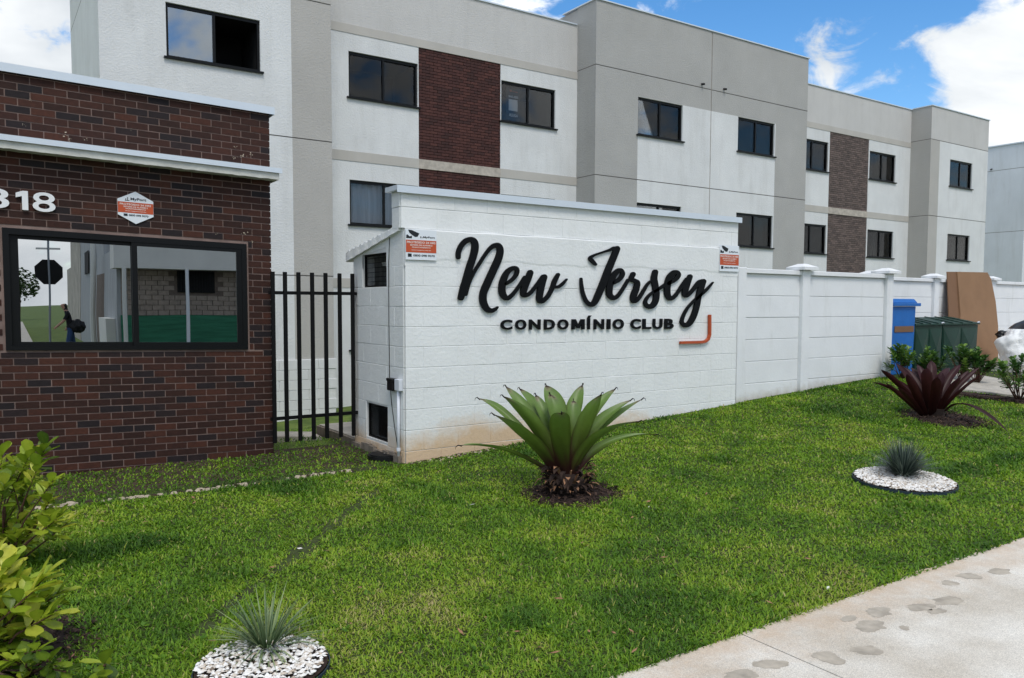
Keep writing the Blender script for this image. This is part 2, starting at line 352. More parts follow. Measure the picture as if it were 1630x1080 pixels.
def inst(name, me, loc, parent, rot=(0, 0, 0), scale=(1, 1, 1)):
    o = bpy.data.objects.new(name, me); COL.objects.link(o); org = ORG[parent.name]
    o.parent = parent; o.location = (loc[0]-org[0], loc[1]-org[1], loc[2]-org[2]); o.rotation_euler = rot; o.scale = scale
    return o
def plain_mesh(name, vs_, fs, mt, tone=.5, bevel=0., smooth=False):
    me = bpy.data.meshes.new(name); me.from_pydata([tuple(v) for v in vs_], [], fs); me.materials.append(MAT[mt])
    import bmesh
    bm = bmesh.new(); bm.from_mesh(me); bmesh.ops.recalc_face_normals(bm, faces=bm.faces)
    if bevel: bmesh.ops.bevel(bm, geom=list(bm.edges), offset=bevel, segments=1, affect='EDGES')
    bm.to_mesh(me); bm.free()
    a = me.attributes.new('tone', 'FLOAT', 'POINT'); a.data.foreach_set('value', list(tone) if hasattr(tone, '__len__') else [tone]*len(me.vertices))
    if smooth: me.polygons.foreach_set('use_smooth', [True]*len(me.polygons))
    return me
def boxdata(sx, sy, sz):
    v = [(x, y, z) for z in (0, sz) for x, y in ((0, 0), (sx, 0), (sx, sy), (0, sy))]
    return v, [(0, 3, 2, 1), (4, 5, 6, 7), (0, 1, 5, 4), (1, 2, 6, 5), (2, 3, 7, 6), (3, 0, 4, 7)]

def facade(mb, xs, zs, cell, P):
    """relief of rectangular cells. cell(x,z)->(depth, material or None for a hole); P(x,z,depth)->point"""
    xs = sorted(set(round(x, 4) for x in xs)); zs = sorted(set(round(z, 4) for z in zs)); nx, nz = len(xs)-1, len(zs)-1
    C = [[cell((xs[i]+xs[i+1])/2, (zs[j]+zs[j+1])/2) for j in range(nz)] for i in range(nx)]
    for i in range(nx):
        for j in range(nz):
            d, mt = C[i][j]
            if mt: mb.poly([P(xs[i], zs[j], d), P(xs[i+1], zs[j], d), P(xs[i+1], zs[j+1], d), P(xs[i], zs[j+1], d)], mt)
            if i+1 < nx and abs(C[i+1][j][0]-d) > 1e-5:
                e = C[i+1][j]; mm = (mt if d < e[0] else e[1]) or 'stucco_white'; x = xs[i+1]
                mb.poly([P(x, zs[j], d), P(x, zs[j], e[0]), P(x, zs[j+1], e[0]), P(x, zs[j+1], d)], mm)
            if j+1 < nz and abs(C[i][j+1][0]-d) > 1e-5:
                e = C[i][j+1]; mm = (mt if d < e[0] else e[1]) or 'stucco_white'; z = zs[j+1]
                mb.poly([P(xs[i], z, d), P(xs[i+1], z, d), P(xs[i+1], z, e[0]), P(xs[i], z, e[0])], mm)

_font_cache = {}
def glyphs(body, bold=0.):
    k = (body, bold)
    if k not in _font_cache:
        cu = bpy.data.curves.new('t', 'FONT'); cu.body = body; cu.offset = bold; cu.resolution_u = 4
        o = bpy.data.objects.new('t', cu); COL.objects.link(o); bpy.context.view_layer.update()
        me = o.evaluated_get(bpy.context.evaluated_depsgraph_get()).to_mesh()
        v = [tuple(x.co) for x in me.vertices]; f = [tuple(p.vertices) for p in me.polygons]
        bpy.data.objects.remove(o); bpy.data.curves.remove(cu); _font_cache[k] = (v, f)
    return _font_cache[k]
def text(mb, body, x0, x1, z0, z1, Pf, mt, depth=0., bold=0.):
    """fit the flat lettering of body into the rectangle; Pf(x,z,d) places it; depth>0 makes it solid"""
    v, f = glyphs(body, bold)
    if not v: return
    ax = min(p[0] for p in v); bx = max(p[0] for p in v); az = min(p[1] for p in v); bz = max(p[1] for p in v)
    q = [(x0+(p[0]-ax)/(bx-ax)*(x1-x0), z0+(p[1]-az)/(bz-az)*(z1-z0)) for p in v]
    mb.mesh([Pf(a, b, 0) for a, b in q], f, mt)
    if depth:
        cnt = {}
        for fc in f:
            for i in range(len(fc)):
                a, b = fc[i], fc[(i+1) % len(fc)]; cnt[(a, b)] = 1
        back = [Pf(a, b, depth) for a, b in q]; front = [Pf(a, b, 0) for a, b in q]
        for (a, b) in cnt:
            if (b, a) not in cnt: mb.poly([front[a], front[b], back[b], back[a]], mt)

# ================================================================== GROUND
def grid_sheet(name, xs, ys, mt, dz=0., label=None):
    mb = MB(); n = len(ys)
    vs_ = [(x, y, ground_z(x, y)+dz) for x in xs for y in ys]
    fs = [(i*n+j, (i+1)*n+j, (i+1)*n+j+1, i*n+j+1) for i in range(len(xs)-1) for j in range(n-1)]
    mb.mesh(vs_, fs, mt); return mb.build(name, kind='structure', smooth=True, fix=False)
def lin(a, b, n): return [a+(b-a)*i/n for i in range(n+1)]
grid_sheet('ground', [-900, -200, -60, -20]+lin(-10, 45, 110)+[60, 120, 300, 900], [-900, -250, -90, -40, -20, -10, -5, -2, -.62, -.58]+lin(0, 20, 50)+[30, 60, 200, 900], 'verge', -.045)
grid_sheet('lawn', lin(-4, 12.4, 82), lin(2.5, 7.35, 40), 'lawn_soil', .0)
grid_sheet('garden_soil', lin(-2, 3.45, 30), lin(7.35, 8.6, 10), 'soil', .0)
mb = MB(); mb.box((-80, -7.6, -.3), (90, -.75, -.11), 'asphalt'); tag(mb.build('road'), kind='structure')
mb = MB(); mb.box((-80, -.75, -.3), (90, -.6, -.0), 'concrete'); tag(mb.build('kerb'), kind='structure')
# pavement with its separate slabs
pv = MB(); pv.box((-60, -.6, -.2), (60, 2.5, -.035), 'concrete_edge'); pv = tag(pv.build('pavement'), kind='structure')
js = [-11.37, -7.77, -4.17, -.57, 3.03, 6.63, 10.23, 13.83, 17.43, 21.03]
for a, b in zip(js, js[1:]):
    # slab with a slightly ragged edge on the lawn side
    pts = [(a+.004, -.59), (b-.004, -.59)]
    n = 46
    for i in range(n+1):
        x = b-.004-(b-a-.008)*i/n
        pts.append((x, 2.52+.022*mnoise.noise(Vector((x*4, 1, 0)))+.03*mnoise.noise(Vector((x*.9, 5, 0)))))
    q = MB(); q.prism([(x, y, -.034) for x, y in pts], (0, 0, .036), 'sidewalk_concrete')
    q.build('slab', pv)
q = MB()
for (px_, py_, rx, ry) in ((1224, 1057, .075, .03), (1320, 1047, .075, .035), (1380, 1035, .075, .03), (1401, 974, .07, .034), (1388, 996, .085, .036), (1468, 967, .07, .03), (1492, 973, .06, .02), (1510, 957, .08, .035), (1512, 928, .06, .022), (1543, 917, .075, .03), (1592, 910, .075, .03), (1440, 1000, .03, .014), (1180, 1075, .07, .03), (1350, 985, .05, .02)):
    c = onZ(px_, py_, .003); a0 = random.random()*6; k = random.uniform(-.5, .2)
    pts = []
    for i in range(40):
        t = 2*math.pi*i/40; r = 1+.14*math.sin(2*t+a0)+.4*mnoise.noise(Vector((1.6*math.cos(t)+a0, 1.6*math.sin(t), a0)))+.16*mnoise.noise(Vector((6*math.cos(t)+a0, 6*math.sin(t), a0)))
        u, v_ = rx*r*math.cos(t), ry*1.6*r*math.sin(t); ca, sa = math.cos(k), math.sin(k)
        pts.append((c.x+u*ca-v_*sa, c.y+u*sa+v_*ca, .0032))
    q.poly(pts, 'cement_patch')
tag(q.build('cement_stain', pv), kind='stuff')
# far pavement of the garden path (behind the burgundy plant) and the container yard
def ground_patch(name, pix, Z, mt, th=.04):
    pts = [onZ(x, y, Z) for x, y in pix]; q = MB(); q.prism([(p.x, p.y, Z-th) for p in pts], (0, 0, th), mt); return tag(q.build(name), kind='structure')
def strip(name, lo, hi, mt, dz, n=14):
    lo = [on_ground(*p) for p in lo]; hi = [on_ground(*p) for p in hi]; q = MB(); V = []
    def samp(pl, t):
        t = t*(len(pl)-1); i = min(int(t), len(pl)-2); return pl[i].lerp(pl[i+1], t-i)
    for i in range(n+1):
        a, b = samp(lo, i/n), samp(hi, i/n)
        for k in range(5):
            p = a.lerp(b, k/4); V.append((p.x, p.y, ground_z(p.x, p.y)+dz))
    q.mesh(V, [(i*5+k, (i+1)*5+k, (i+1)*5+k+1, i*5+k+1) for i in range(n) for k in range(4)], mt)
    q.mesh([(p[0], p[1], p[2]-(0 if m_ else .05)) for i in range(n+1) for m_, p in ((1, V[i*5]), (0, V[i*5]))], [(2*i, 2*i+1, 2*i+3, 2*i+2) for i in range(n)], mt)
    tag(q.build(name, fix=False), kind='structure'); return [(p.x, p.y) for p in lo]+[(p.x, p.y) for p in reversed(hi)]
PATH = strip('garden_path', [(1490, 622), (1543, 624), (1630, 635), (1740, 652)], [(1500, 597), (1560, 600), (1630, 613), (1740, 628)], 'concrete', .03)
ylo = [on_ground(*p) for p in ((1425, 596), (1500, 588), (1560, 589), (1630, 598), (1740, 610))]
YARD = [(p.x, p.y) for p in ylo]+[(30, ylo[-1].y), (30, 8.38), (12.2, 8.38)]
q = MB(); q.prism([(x, y, .30) for x, y in YARD], (0, 0, .17), 'concrete'); tag(q.build('container_yard'), kind='structure')
grid_sheet('side_lawn', lin(12.4, 34, 30), lin(2.5, 8.4, 24), 'lawn_soil', .0)

# ================================================================== APARTMENT BUILDING
YP, YR = 15.46, 16.2
apt = thing('apartment_building', 'long three-storey white and grey apartment building with dark brick panels behind the name wall', 'building', (5, 16.2, -.8))
WT, WB = (6.98, 4.275, 1.57), (6.02, 3.325, .62)
def holes(cols): return [(a, b, z0, z1) for a, b in cols for z1, z0 in zip(WT, WB)]
JZ = (7.56, 4.86, 2.17)
def wall_block(x0, x1, Y, ztop, cells, zones, name='wall', base='stucco_white', joints=(), grooves=(), zmin=-.9):
    hs_ = holes(cells); xs = [x0, x1]; zs = [zmin, ztop]
    for a, b, c, d in hs_: xs += [a, b]; zs += [c, d]
    for a, b, c, d, *_ in zones: xs += [max(x0, a), min(x1, b)]; zs += [max(c, zmin), min(d, ztop)]
    for z in joints: zs += [z-.011, z+.011]
    for x, _ in grooves: xs += [x-.014, x+.014]
    def cell(x, z):
        for a, b, c, d in hs_:
            if a < x < b and c < z < d: return (.17, None)
        for x_, mt in grooves:
            if abs(x-x_) < .014: return (.012, mt)
        for z_ in joints:
            if abs(z-z_) < .011: return (.012, 'joint')
        r = (0., base)
        for a, b, c, d, dep, mt in zones:
            if a < x < b and c < z < d: r = (dep, mt)
        return r
    mb = MB(); facade(mb, xs, zs, cell, lambda x, z, d: (x, Y+d, z)); return mb.build(name, apt, fix=False)
INF = 99
# left projecting block, recess, middle block, recess, right block
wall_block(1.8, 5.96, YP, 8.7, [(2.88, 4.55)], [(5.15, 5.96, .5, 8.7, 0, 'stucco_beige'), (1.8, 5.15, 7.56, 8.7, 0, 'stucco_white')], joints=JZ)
wall_block(5.96, 12.81, YR, 8.7, [(6.63, 8.27), (10.5, 12.12)], [(5.96, 12.81, 7.35, 7.53, -.012, 'band_beige'), (5.96, 12.81, 4.67, 4.88, -.012, 'band_beige'), (5.96, 12.81, 1.96, 2.16, -.012, 'band_beige'),
    (8.29, 10.48, 4.88, 7.35, .05, 'mortar_dark'), (8.29, 10.48, 2.16, 4.67, .05, 'mortar_dark'), (8.29, 10.48, 4.67, 4.88, -.014, 'band_raw'), (8.29, 10.48, -.4, 1.96, .05, 'mortar_dark'), (5.96, 12.81, 7.53, 8.7, 0, 'stucco_light')])
wall_block(12.81, 21.2, YP, 9.13, [(14.23, 15.85), (18.07, 19.68)], [(12.81, 21.2, -.9, 9.13, 0, 'stucco_grey'), (14.23, 19.72, -.9, 6.985, 0, 'stucco_white')], joints=JZ, grooves=((16.95, 'joint_stain'),))
wall_block(21.2, 28.26, YR, 8.7, [(21.75, 23.37), (25.72, 27.32)], [(21.2, 28.26, 7.35, 7.53, -.012, 'band_beige'), (21.2, 28.26, 4.67, 4.88, -.012, 'band_beige'), (21.2, 28.26, 1.96, 2.16, -.012, 'band_beige'),
    (23.44, 25.66, 4.88, 7.35, .05, 'mortar_grey'), (23.44, 25.66, -.4, 4.67, .05, 'mortar_grey'), (23.44, 25.66, 4.67, 4.88, -.014, 'band_raw'), (21.2, 28.26, 7.53, 8.7, 0, 'stucco_light')])
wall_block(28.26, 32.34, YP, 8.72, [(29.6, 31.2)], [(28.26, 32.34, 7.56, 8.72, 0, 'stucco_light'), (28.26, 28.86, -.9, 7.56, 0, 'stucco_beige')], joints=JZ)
# side walls of the projections, gable end, roof, rear
def side(X, y0, y1, ztop, mt):
    mb = MB(); zs = [-.9, ztop]; 
    for z in JZ: zs += [z-.011, z+.011]
    facade(mb, [y0, y1], zs, lambda y, z: (0., 'joint') if any(abs(z-j) < .011 for j in JZ) else (0., mt), lambda y, z, d: (X, y, z)); mb.build('wall', apt, fix=False)
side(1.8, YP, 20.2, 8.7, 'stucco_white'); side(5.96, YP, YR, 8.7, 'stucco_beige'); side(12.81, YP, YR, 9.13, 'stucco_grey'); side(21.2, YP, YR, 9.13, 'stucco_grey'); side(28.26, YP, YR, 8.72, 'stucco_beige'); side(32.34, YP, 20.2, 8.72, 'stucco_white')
mb = MB(); mb.box((12.83, YR+.01, 8.3), (21.18, 20, 9.1), 'stucco_grey'); mb.build('wall', apt)
mb = MB(); mb.poly([(1.8, 20.2, -.9), (32.34, 20.2, -.9), (32.34, 20.2, 8.7), (1.8, 20.2, 8.7)], 'stucco_white'); mb.poly([(1.81, YR+.1, 8.4), (32.33, YR+.1, 8.4), (32.33, 20.19, 8.4), (1.81, 20.19, 8.4)], 'concrete'); mb.build('roof', apt, fix=False)
# parapet flashing
for a, b, c, d, z in ((1.77, 5.99, YP-.03, YP+.15, 8.7), (5.99, 12.78, YR-.03, YR+.15, 8.7), (12.78, 21.23, YP-.03, YP+.15, 9.13), (21.23, 28.23, YR-.03, YR+.15, 8.7), (28.23, 32.37, YP-.03, YP+.15, 8.72),
                      (12.78, 12.93, YP+.15, YR+.6, 9.13), (21.08, 21.23, YP+.15, YR+.6, 9.13), (28.23, 28.38, YP+.15, YR-.03, 8.72), (32.22, 32.37, YP+.15, 20.2, 8.72), (1.77, 1.92, YP+.15, 20.2, 8.7)):
    mb = MB(); mb.box((a, c, z), (b, d, z+.03), 'flashing'); mb.build('parapet_cap', apt)
# plinth of white painted blocks, seen through the gate
mb = MB(); mb.box((1.79, YP-.02, -.9), (5.98, YP-.004, .5), 'masonry_mortar')
mb.build('plinth', apt)
v_, f_ = boxdata(.388, .02, .196)
mat('plinth_white', (.66, .67, .67), .9, .05, 4, .3, 30)
blk = plain_mesh('block', v_, f_, 'plinth_white', bevel=.004)
for r in range(6):
    for c in range(10):
        x = 1.82+c*.4+(.2 if r % 2 else 0)
        if 3.4 < x < 5.96: inst('block', blk, (x, YP-.034, -.72+r*.203), apt)
# brick panels: courses of real bricks
def brick_panel(x0, x1, z0, z1, Y, mt, name='brick_course'):
    mb = MB(); n = int(round((z1-z0)/.0664)); h = (z1-z0)/n
    for r in range(n):
        x = x0-(.0975 if r % 2 else 0)
        while x < x1:
            a, b = max(x0, x), min(x1, x+.187)
            if b-a > .02:
                j = random.uniform(0, .006); mb.box((a, Y+j, z0+r*h+.005), (b, Y+.06, z0+(r+1)*h-.005), mt, random.random())
            x += .195
    return tag(mb.build(name, apt, fix=False), kind='stuff')
for a, b, mt in ((8.29, 10.48, 'brick_dark'), (23.44, 25.66, 'brick_grey')):
    for z0, z1 in ((4.88, 7.35), (2.16, 4.67)): brick_panel(a, b, z0, z1, YR+.008, mt)
# windows
def window(parent, x0, x1, z0, z1, Y, name='window', curtain=None, pane=('pane_dark', 'pane_dark'), sill=True, fr=.045, room=True, slide=0., P=None):
    mb = MB(); y0, y1 = Y+.045, Y+.10; m = (x0+x1)/2
    A = 'aluminium_black'
    mb.box((x0, y0, z0), (x0+fr, y1, z1), A); mb.box((x1-fr, y0, z0), (x1, y1, z1), A)
    mb.box((x0+fr, y0, z0), (x1-fr, y1, z0+fr), A); mb.box((x0+fr, y0, z1-fr*1.3), (x1-fr, y1, z1), A)
    mb.box((m-.022, y0-.008, z0+fr), (m+.022, y1-.01, z1-fr*1.3), A)
    f = mb.build(name, parent)
    for i, (a, b) in enumerate(((x0+fr, m-.022), (m+.022, x1-fr))):
        if pane[i]:
            g = MB(); yy = y0+.02+.018*i; g.box((a, yy, z0+fr), (b, yy+.006, z1-fr*1.3), pane[i]); g.build('pane', f)
    if sill:
        g = MB(); g.box((x0-.05, Y-.055, z0-.035), (x1+.05, Y+.044, z0-.002), A); g.build('sill', f)
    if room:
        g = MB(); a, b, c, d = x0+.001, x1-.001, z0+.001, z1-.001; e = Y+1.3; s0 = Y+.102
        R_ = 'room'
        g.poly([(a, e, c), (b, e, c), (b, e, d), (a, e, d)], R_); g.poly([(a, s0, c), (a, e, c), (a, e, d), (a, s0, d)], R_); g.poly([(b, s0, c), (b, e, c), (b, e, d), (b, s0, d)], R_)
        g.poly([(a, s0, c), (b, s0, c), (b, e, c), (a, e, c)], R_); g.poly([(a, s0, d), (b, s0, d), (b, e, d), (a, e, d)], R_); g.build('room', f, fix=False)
    if curtain:
        g = MB(); a, b = curtain; n = 60; vs_ = []
        for i in range(n+1):
            x = x0+fr+(x1-x0-2*fr)*(a+(b-a)*i/n); yy = Y+.2+.025*math.sin(i*1.05)+.012*math.sin(i*.37+1)
            vs_ += [(x, yy, z0+.05), (x, yy, z1-.05)]
        g.mesh(vs_, [(2*i, 2*i+2, 2*i+3, 2*i+1) for i in range(n)], 'curtain'); g.build('curtain', f, smooth=True, fix=False)
    return f
cur = {(14.23, 1): (0, .7), (25.72, 0): (.05, .3), (21.75, 1): (.5, 1), (6.63, 1): (0, 1), (18.07, 0): (.5, .96), (21.75, 0): (.1, 1), (29.6, 1): (.05, 1), (25.72, 1): (.35, .5), (18.07, 1): (.55, .9)}
wins = {}
for x0, x1, Y in ((2.88, 4.55, YP), (6.63, 8.27, YR), (10.5, 12.12, YR), (14.23, 15.85, YP), (18.07, 19.68, YP), (21.75, 23.37, YR), (25.72, 27.32, YR), (29.6, 31.2, YP)):
    for k, (zt, zb) in enumerate(zip(WT, WB)):
        if k == 2 and not (2 < x0 < 7): pass
        pn = ('pane_grey', None) if (x0 == 2.88 and k == 0) else ('pane_dark', 'pane_dark')
        wins[(x0, k)] = window(apt, x0, x1, zb, zt, Y, curtain=cur.get((x0, k)), pane=pn)
# letting posters behind two panes
g = MB(); YY = YR+.115
def PP(x, z, d, y=YY): return (x, y+d-.004, z)
g.box((10.72, YY, 6.12), (11.12, YY+.004, 6.88), 'ink'); g.box((10.79, YY-.004, 6.33), (11.05, YY-.001, 6.6), 'print_white')
text(g, '3043-3232', 10.78, 11.07, 6.64, 6.69, PP, 'print_white', bold=.03); text(g, 'ALUGA', 10.80, 11.06, 6.19, 6.26, PP, 'print_white', bold=.03)
g.box((10.82, YY-.003, 6.78), (10.88, YY-.001, 6.82), 'orange_red'); g.box((10.9, YY-.003, 6.785), (11.05, YY-.001, 6.8), 'orange_red')
tag(g.build('poster'), 'dark letting poster with phone number and the word ALUGA inside window beside brick panel', 'poster')
g = MB(); g.box((26.72, YY, 6.3), (27.1, YY+.004, 6.62), 'print_white'); g.box((26.88, YY-.003, 6.52), (27.08, YY-.001, 6.6), 'orange_red'); g.box((26.75, YY-.003, 6.5), (26.85, YY-.001, 6.56), 'ink')
g.box((26.78, YY-.003, 6.42), (27.04, YY-.001, 6.46), 'ink'); g.box((26.78, YY-.003, 6.33), (27.04, YY-.001, 6.37), 'ink'); g.box((26.74, YY-.001, 6.66), (26.86, YY+.003, 6.76), 'cardboard_dark'); g.box((26.94, YY-.001, 6.66), (27.06, YY+.003, 6.76), 'cardboard_dark')
tag(g.build('poster'), 'white letting poster with red block in the window right of the greyish brick panel', 'poster')
for x in (16.56, 17.44):
    g = MB(); g.tube([(x, YP+.02, 7.66), (x, YP-.1, 7.63)], .028, 'plastic_black', 10); g.build('drain_spout', apt)
g = MB(); g.tube([(5.6, YP-.02, -.2), (5.6, YP-.02, 2.1)], .0, 'joint', 4); 
# far pale building on the right
fb = thing('far_building', 'pale bluish building block with a plain side wall, at the far right behind the apartments', 'building', (37.2, 16.2, -.8))
mb = MB(); facade(mb, [16.2, 26], [-.9, 4.85, 4.87, 7.55, 7.57, 8.6], lambda y, z: (.0, 'joint') if any(abs(z-j) < .011 for j in (4.86, 7.56)) else (0, 'stucco_pale_blue'), lambda y, z, d: (37.2, y, z))
facade(mb, [37.2, 60], [-.9, 4.85, 4.87, 7.55, 7.57, 8.6], lambda y, z: (.0, 'joint') if any(abs(z-j) < .011 for j in (4.86, 7.56)) else (0, 'stucco_pale_blue'), lambda x, z, d: (x, 16.2, z))
mb.poly([(37.2, 16.2, 8.6), (60, 16.2, 8.6), (60, 26, 8.6), (37.2, 26, 8.6)], 'concrete'); mb.build('wall', fb, fix=False)
mb = MB(); mb.box((37.15, 16.15, 8.6), (60, 16.4, 8.65), 'flashing'); mb.box((37.15, 16.401, 8.6), (37.4, 26, 8.65), 'flashing'); mb.build('parapet_cap', fb)
g = MB(); g.tube([(37.22, 17.6, 7.66), (37.1, 17.6, 7.62)], .03, 'plastic_black', 8); g.build('drain_spout', fb)

# ================================================================== GATEHOUSE
YG = 8.42; SH = -.024; GX = 2.56
gh = thing('gatehouse', 'dark red brick gatehouse with white ledge and wide black framed window at the left edge', 'building', (1, YG, 0))
def gz(x): return SH*(x-GX)
GL = -2.2
# core wall with the window opening (mortar bed), brick slips in front
wx0, wx1, wz0, wz1 = .165, 2.30, 1.12, 2.215
mb = MB()
facade(mb, [GL, wx0, wx1, GX-.012], [-.3, wz0, wz1, 3.64], lambda x, z: (.14, None) if (wx0 < x < wx1 and wz0 < z < wz1) else (0., 'mortar_gatehouse'), lambda x, z, d: (x, YG+.0045+d, z+gz(x)))
mb.poly([(GX-.012, YG+.0045, -.3), (GX-.012, 12, -.3), (GX-.012, 12, 3.64), (GX-.012, YG+.0045, 3.64)], 'mortar_gatehouse')
mb.poly([(GL, YG+.0045, -.3), (GL, 12, -.3), (GL, 12, 3.64), (GL, YG+.0045, 3.64)], 'mortar_gatehouse'); mb.poly([(GL, 12, -.3), (GX-.012, 12, -.3), (GX-.012, 12, 3.64), (GL, 12, 3.64)], 'mortar_gatehouse')
mb.poly([(GL, YG+.02, 3.6), (GX-.02, YG+.02, 3.6), (GX-.02, 12, 3.6), (GL, 12, 3.6)], 'concrete')
mb.build('wall', gh, fix=False)
bricks = []; RH = .0664; BP = .195
row = 0; z = -.08
while z < 3.6:
    x = GX-.001-(0 if row % 2 else BP/2)
    first = True; xr = GX-.001
    while xr > GL:
        ln = (BP/2 if (first and row % 2) else BP); xl = xr-ln; first = False
        bricks.append([xl+.0045, xr-.0045 if xr < GX-.01 else xr, z+.0048, z+RH-.0048]); xr = xl
    z += RH; row += 1
mg = .022
out = []
for a, b, c, d in bricks:
    x0_, x1_, z0_, z1_ = wx0-mg, wx1+mg, wz0-mg, wz1+mg
    if d > z0_ and c < z1_ and b > x0_ and a < x1_:
        if c < z0_ and z0_-c > .025: out.append([a, b, c, min(d, z0_)]); continue
        if d > z1_ and d-z1_ > .025: out.append([a, b, max(c, z1_), d]); continue
        if a < x0_ and x0_-a > .03: out.append([a, x0_, c, d])
        if b > x1_ and b-x1_ > .03: out.append([x1_, b, c, d])
        continue
    if 2.9 < (c+d)/2 < 3.03: continue           # behind the ledge
    out.append([a, b, c, d])
def dist(bk): return (Vector(((bk[0]+bk[1])/2, YG, (bk[2]+bk[3])/2))-EYE).length
vis = [b for b in out if b[1] > -.05]
vis.sort(key=dist); near = vis[:298]; nearid = {id(b) for b in near}
def tone():
    r = random.random()
    return random.uniform(.0, .27) if r < .2 else .34+.66*random.random()**1.3
mc = {}
for bk in near:
    a, b, c, d = bk; key = (round(b-a, 3), round(d-c, 3), random.randrange(14))
    if key not in mc:
        v_, f_ = boxdata(b-a, .008, d-c); v_ = [(p[0], p[1], p[2]+SH*p[0]) for p in v_]; mc[key] = plain_mesh('brick', v_, f_, 'brick', tone())
    inst('brick', mc[key], (a, YG+random.uniform(-.002, .001), c+gz(a)), gh)
mb = MB()
for bk in out:
    if id(bk) in nearid: continue
    a, b, c, d = bk; j = random.uniform(-.0025, .0015); v_, f_ = boxdata(b-a, .008, d-c)
    mb.mesh([(p[0]+a, p[1]+YG+j, p[2]+c+gz(a+p[0])) for p in v_], f_, 'brick', tone())
# return face bricks of the corner
z = -.08; row = 0
while z < 3.6:
    y = YG+.014
    while y < 9.4:
        ln = BP/2 if (row % 2 and y < YG+.1) else BP
        mb.box((GX-.012, y+.004, z+.0045), (GX, y+ln-.005, z+RH-.0045), 'brick', tone()); y += ln
    z += RH; row += 1
tag(mb.build('brick_course', gh, fix=False), kind='stuff')
def shear_box(mb, a, b, mt):
    n = len(mb.v); mb.box(a, b, mt)
    for i in range(n, len(mb.v)): p = mb.v[i]; mb.v[i] = (p[0], p[1], p[2]+gz(p[0]))
mb = MB(); shear_box(mb, (GL-.05, YG-.045, 3.615), (GX+.045, YG+.25, 3.655), 'flashing'); shear_box(mb, (GL-.05, YG-.045, 3.58), (GX+.045, YG-.038, 3.6149), 'flashing'); shear_box(mb, (GX+.038, YG-.037, 3.58), (GX+.045, YG+.25, 3.6149), 'flashing'); mb.build('parapet_cap', gh)
# ledge: render-coated slab with ragged underside
mb = MB(); n = 120; LX0, LX1 = GL, GX+.035; ly = YG-.2
for i in range(n):
    a = LX0+(LX1-LX0)*i/n; b = LX0+(LX1-LX0)*(i+1)/n
    za = 2.885+.006*mnoise.noise(Vector((a*14, 0, 0)))+gz(a); zb = 2.885+.006*mnoise.noise(Vector((b*14, 0, 0)))+gz(b)
    ta, tb = 2.965+gz(a), 2.965+gz(b)
    mb.poly([(a, ly, za), (b, ly, zb), (b, ly, tb), (a, ly, ta)], 'ledge'); mb.poly([(a, ly, za), (b, ly, zb), (b, YG+.01, zb+.01), (a, YG+.01, za+.01)], 'ledge')
mb.poly([(LX1, ly, 2.885+gz(LX1)), (LX1, YG+.3, 2.885+gz(LX1)), (LX1, YG+.3, 2.965+gz(LX1)), (LX1, ly, 2.965+gz(LX1))], 'ledge')
mb.poly([(LX1, YG+.02, 2.885+gz(LX1)), (LX1, YG+.3, 2.885+gz(LX1)), (GX, YG+.3, 2.885+gz(LX1)), (GX, YG+.02, 2.885+gz(LX1))], 'ledge')
mb.build('ledge', gh, fix=False)
mb = MB(); shear_box(mb, (GL, YG-.225, 2.966), (GX+.06, YG-.002, 3.0), 'flashing'); shear_box(mb, (GX+.001, YG-.0019, 2.966), (GX+.06, YG+.32, 3.0), 'flashing'); shear_box(mb, (GL, YG-.225, 2.95), (GX+.06, YG-.218, 2.9659), 'flashing'); mb.build('ledge_flashing', gh)
# chipped plaster spots on the bricks
mb = MB()
for px_, py_, s_ in ((105, 215, .02), (137, 222, .012), (112, 222, .012), (50, 160, .008), (38, 200, .01), (375, 235, .014), (390, 247, .018), (372, 250, .016), (400, 246, .014), (208, 207, .007), (243, 233, .007), (345, 372, .012), (390, 372, .02), (402, 385, .012)):
    c = onY(px_, py_, YG-.004)
    for k in range(5):
        cx = c.x+random.gauss(0, s_); cz = c.z+random.gauss(0, s_*.7); r = s_*random.uniform(.15, .5); pts = [(cx+r*random.uniform(.6, 1.2)*math.cos(t), YG-.0045, cz+r*random.uniform(.4, .9)*math.sin(t)) for t in [6.283*i/8 for i in range(8)]]
        mb.poly(pts, 'rubble')
tag(mb.build('plaster_spot', gh, fix=False), kind='stuff')
# window
mb = MB(); A = 'aluminium_black'; y0, y1 = YG-.02, YG+.07
def sb(a, b): shear_box(mb, a, b, A)
o_ = .012
sb((wx0, y0, wz0), (wx0+.05, y1, wz1)); sb((wx1-.05, y0, wz0), (wx1, y1, wz1)); sb((wx0+.05, y0, wz1-.055), (wx1-.05, y1, wz1)); sb((wx0+.05, y0, wz0), (wx1-.05, y1, wz0+.04))
gw = mb.build('window', gh)
def sash(a, b, y, ml, mr_):
    q = MB(); z0, z1 = wz0+.0405, wz1-.0555
    shear_box(q, (a, y, z0), (a+ml, y+.03, z1), A); shear_box(q, (b-mr_, y, z0), (b, y+.03, z1), A); shear_box(q, (a+ml, y, z0), (b-mr_, y+.03, z0+.035), A); shear_box(q, (a+ml, y, z1-.035), (b-mr_, y+.03, z1), A)
    q.build('sash', gw)
    p = MB(); shear_box(p, (a+ml, y+.008, z0+.035), (b-mr_, y+.014, z1-.035), 'pane_mirror'); p.build('pane', gw)
sash(wx0+.0505, 1.25, y0+.04, .07, .045); sash(1.2105, wx1-.0505, y0+.005, .05, .055)
mb = MB(); shear_box(mb, (wx0+.01, YG+.6, wz0), (wx1-.01, YG+.62, wz1), 'room'); mb.build('room', gw)
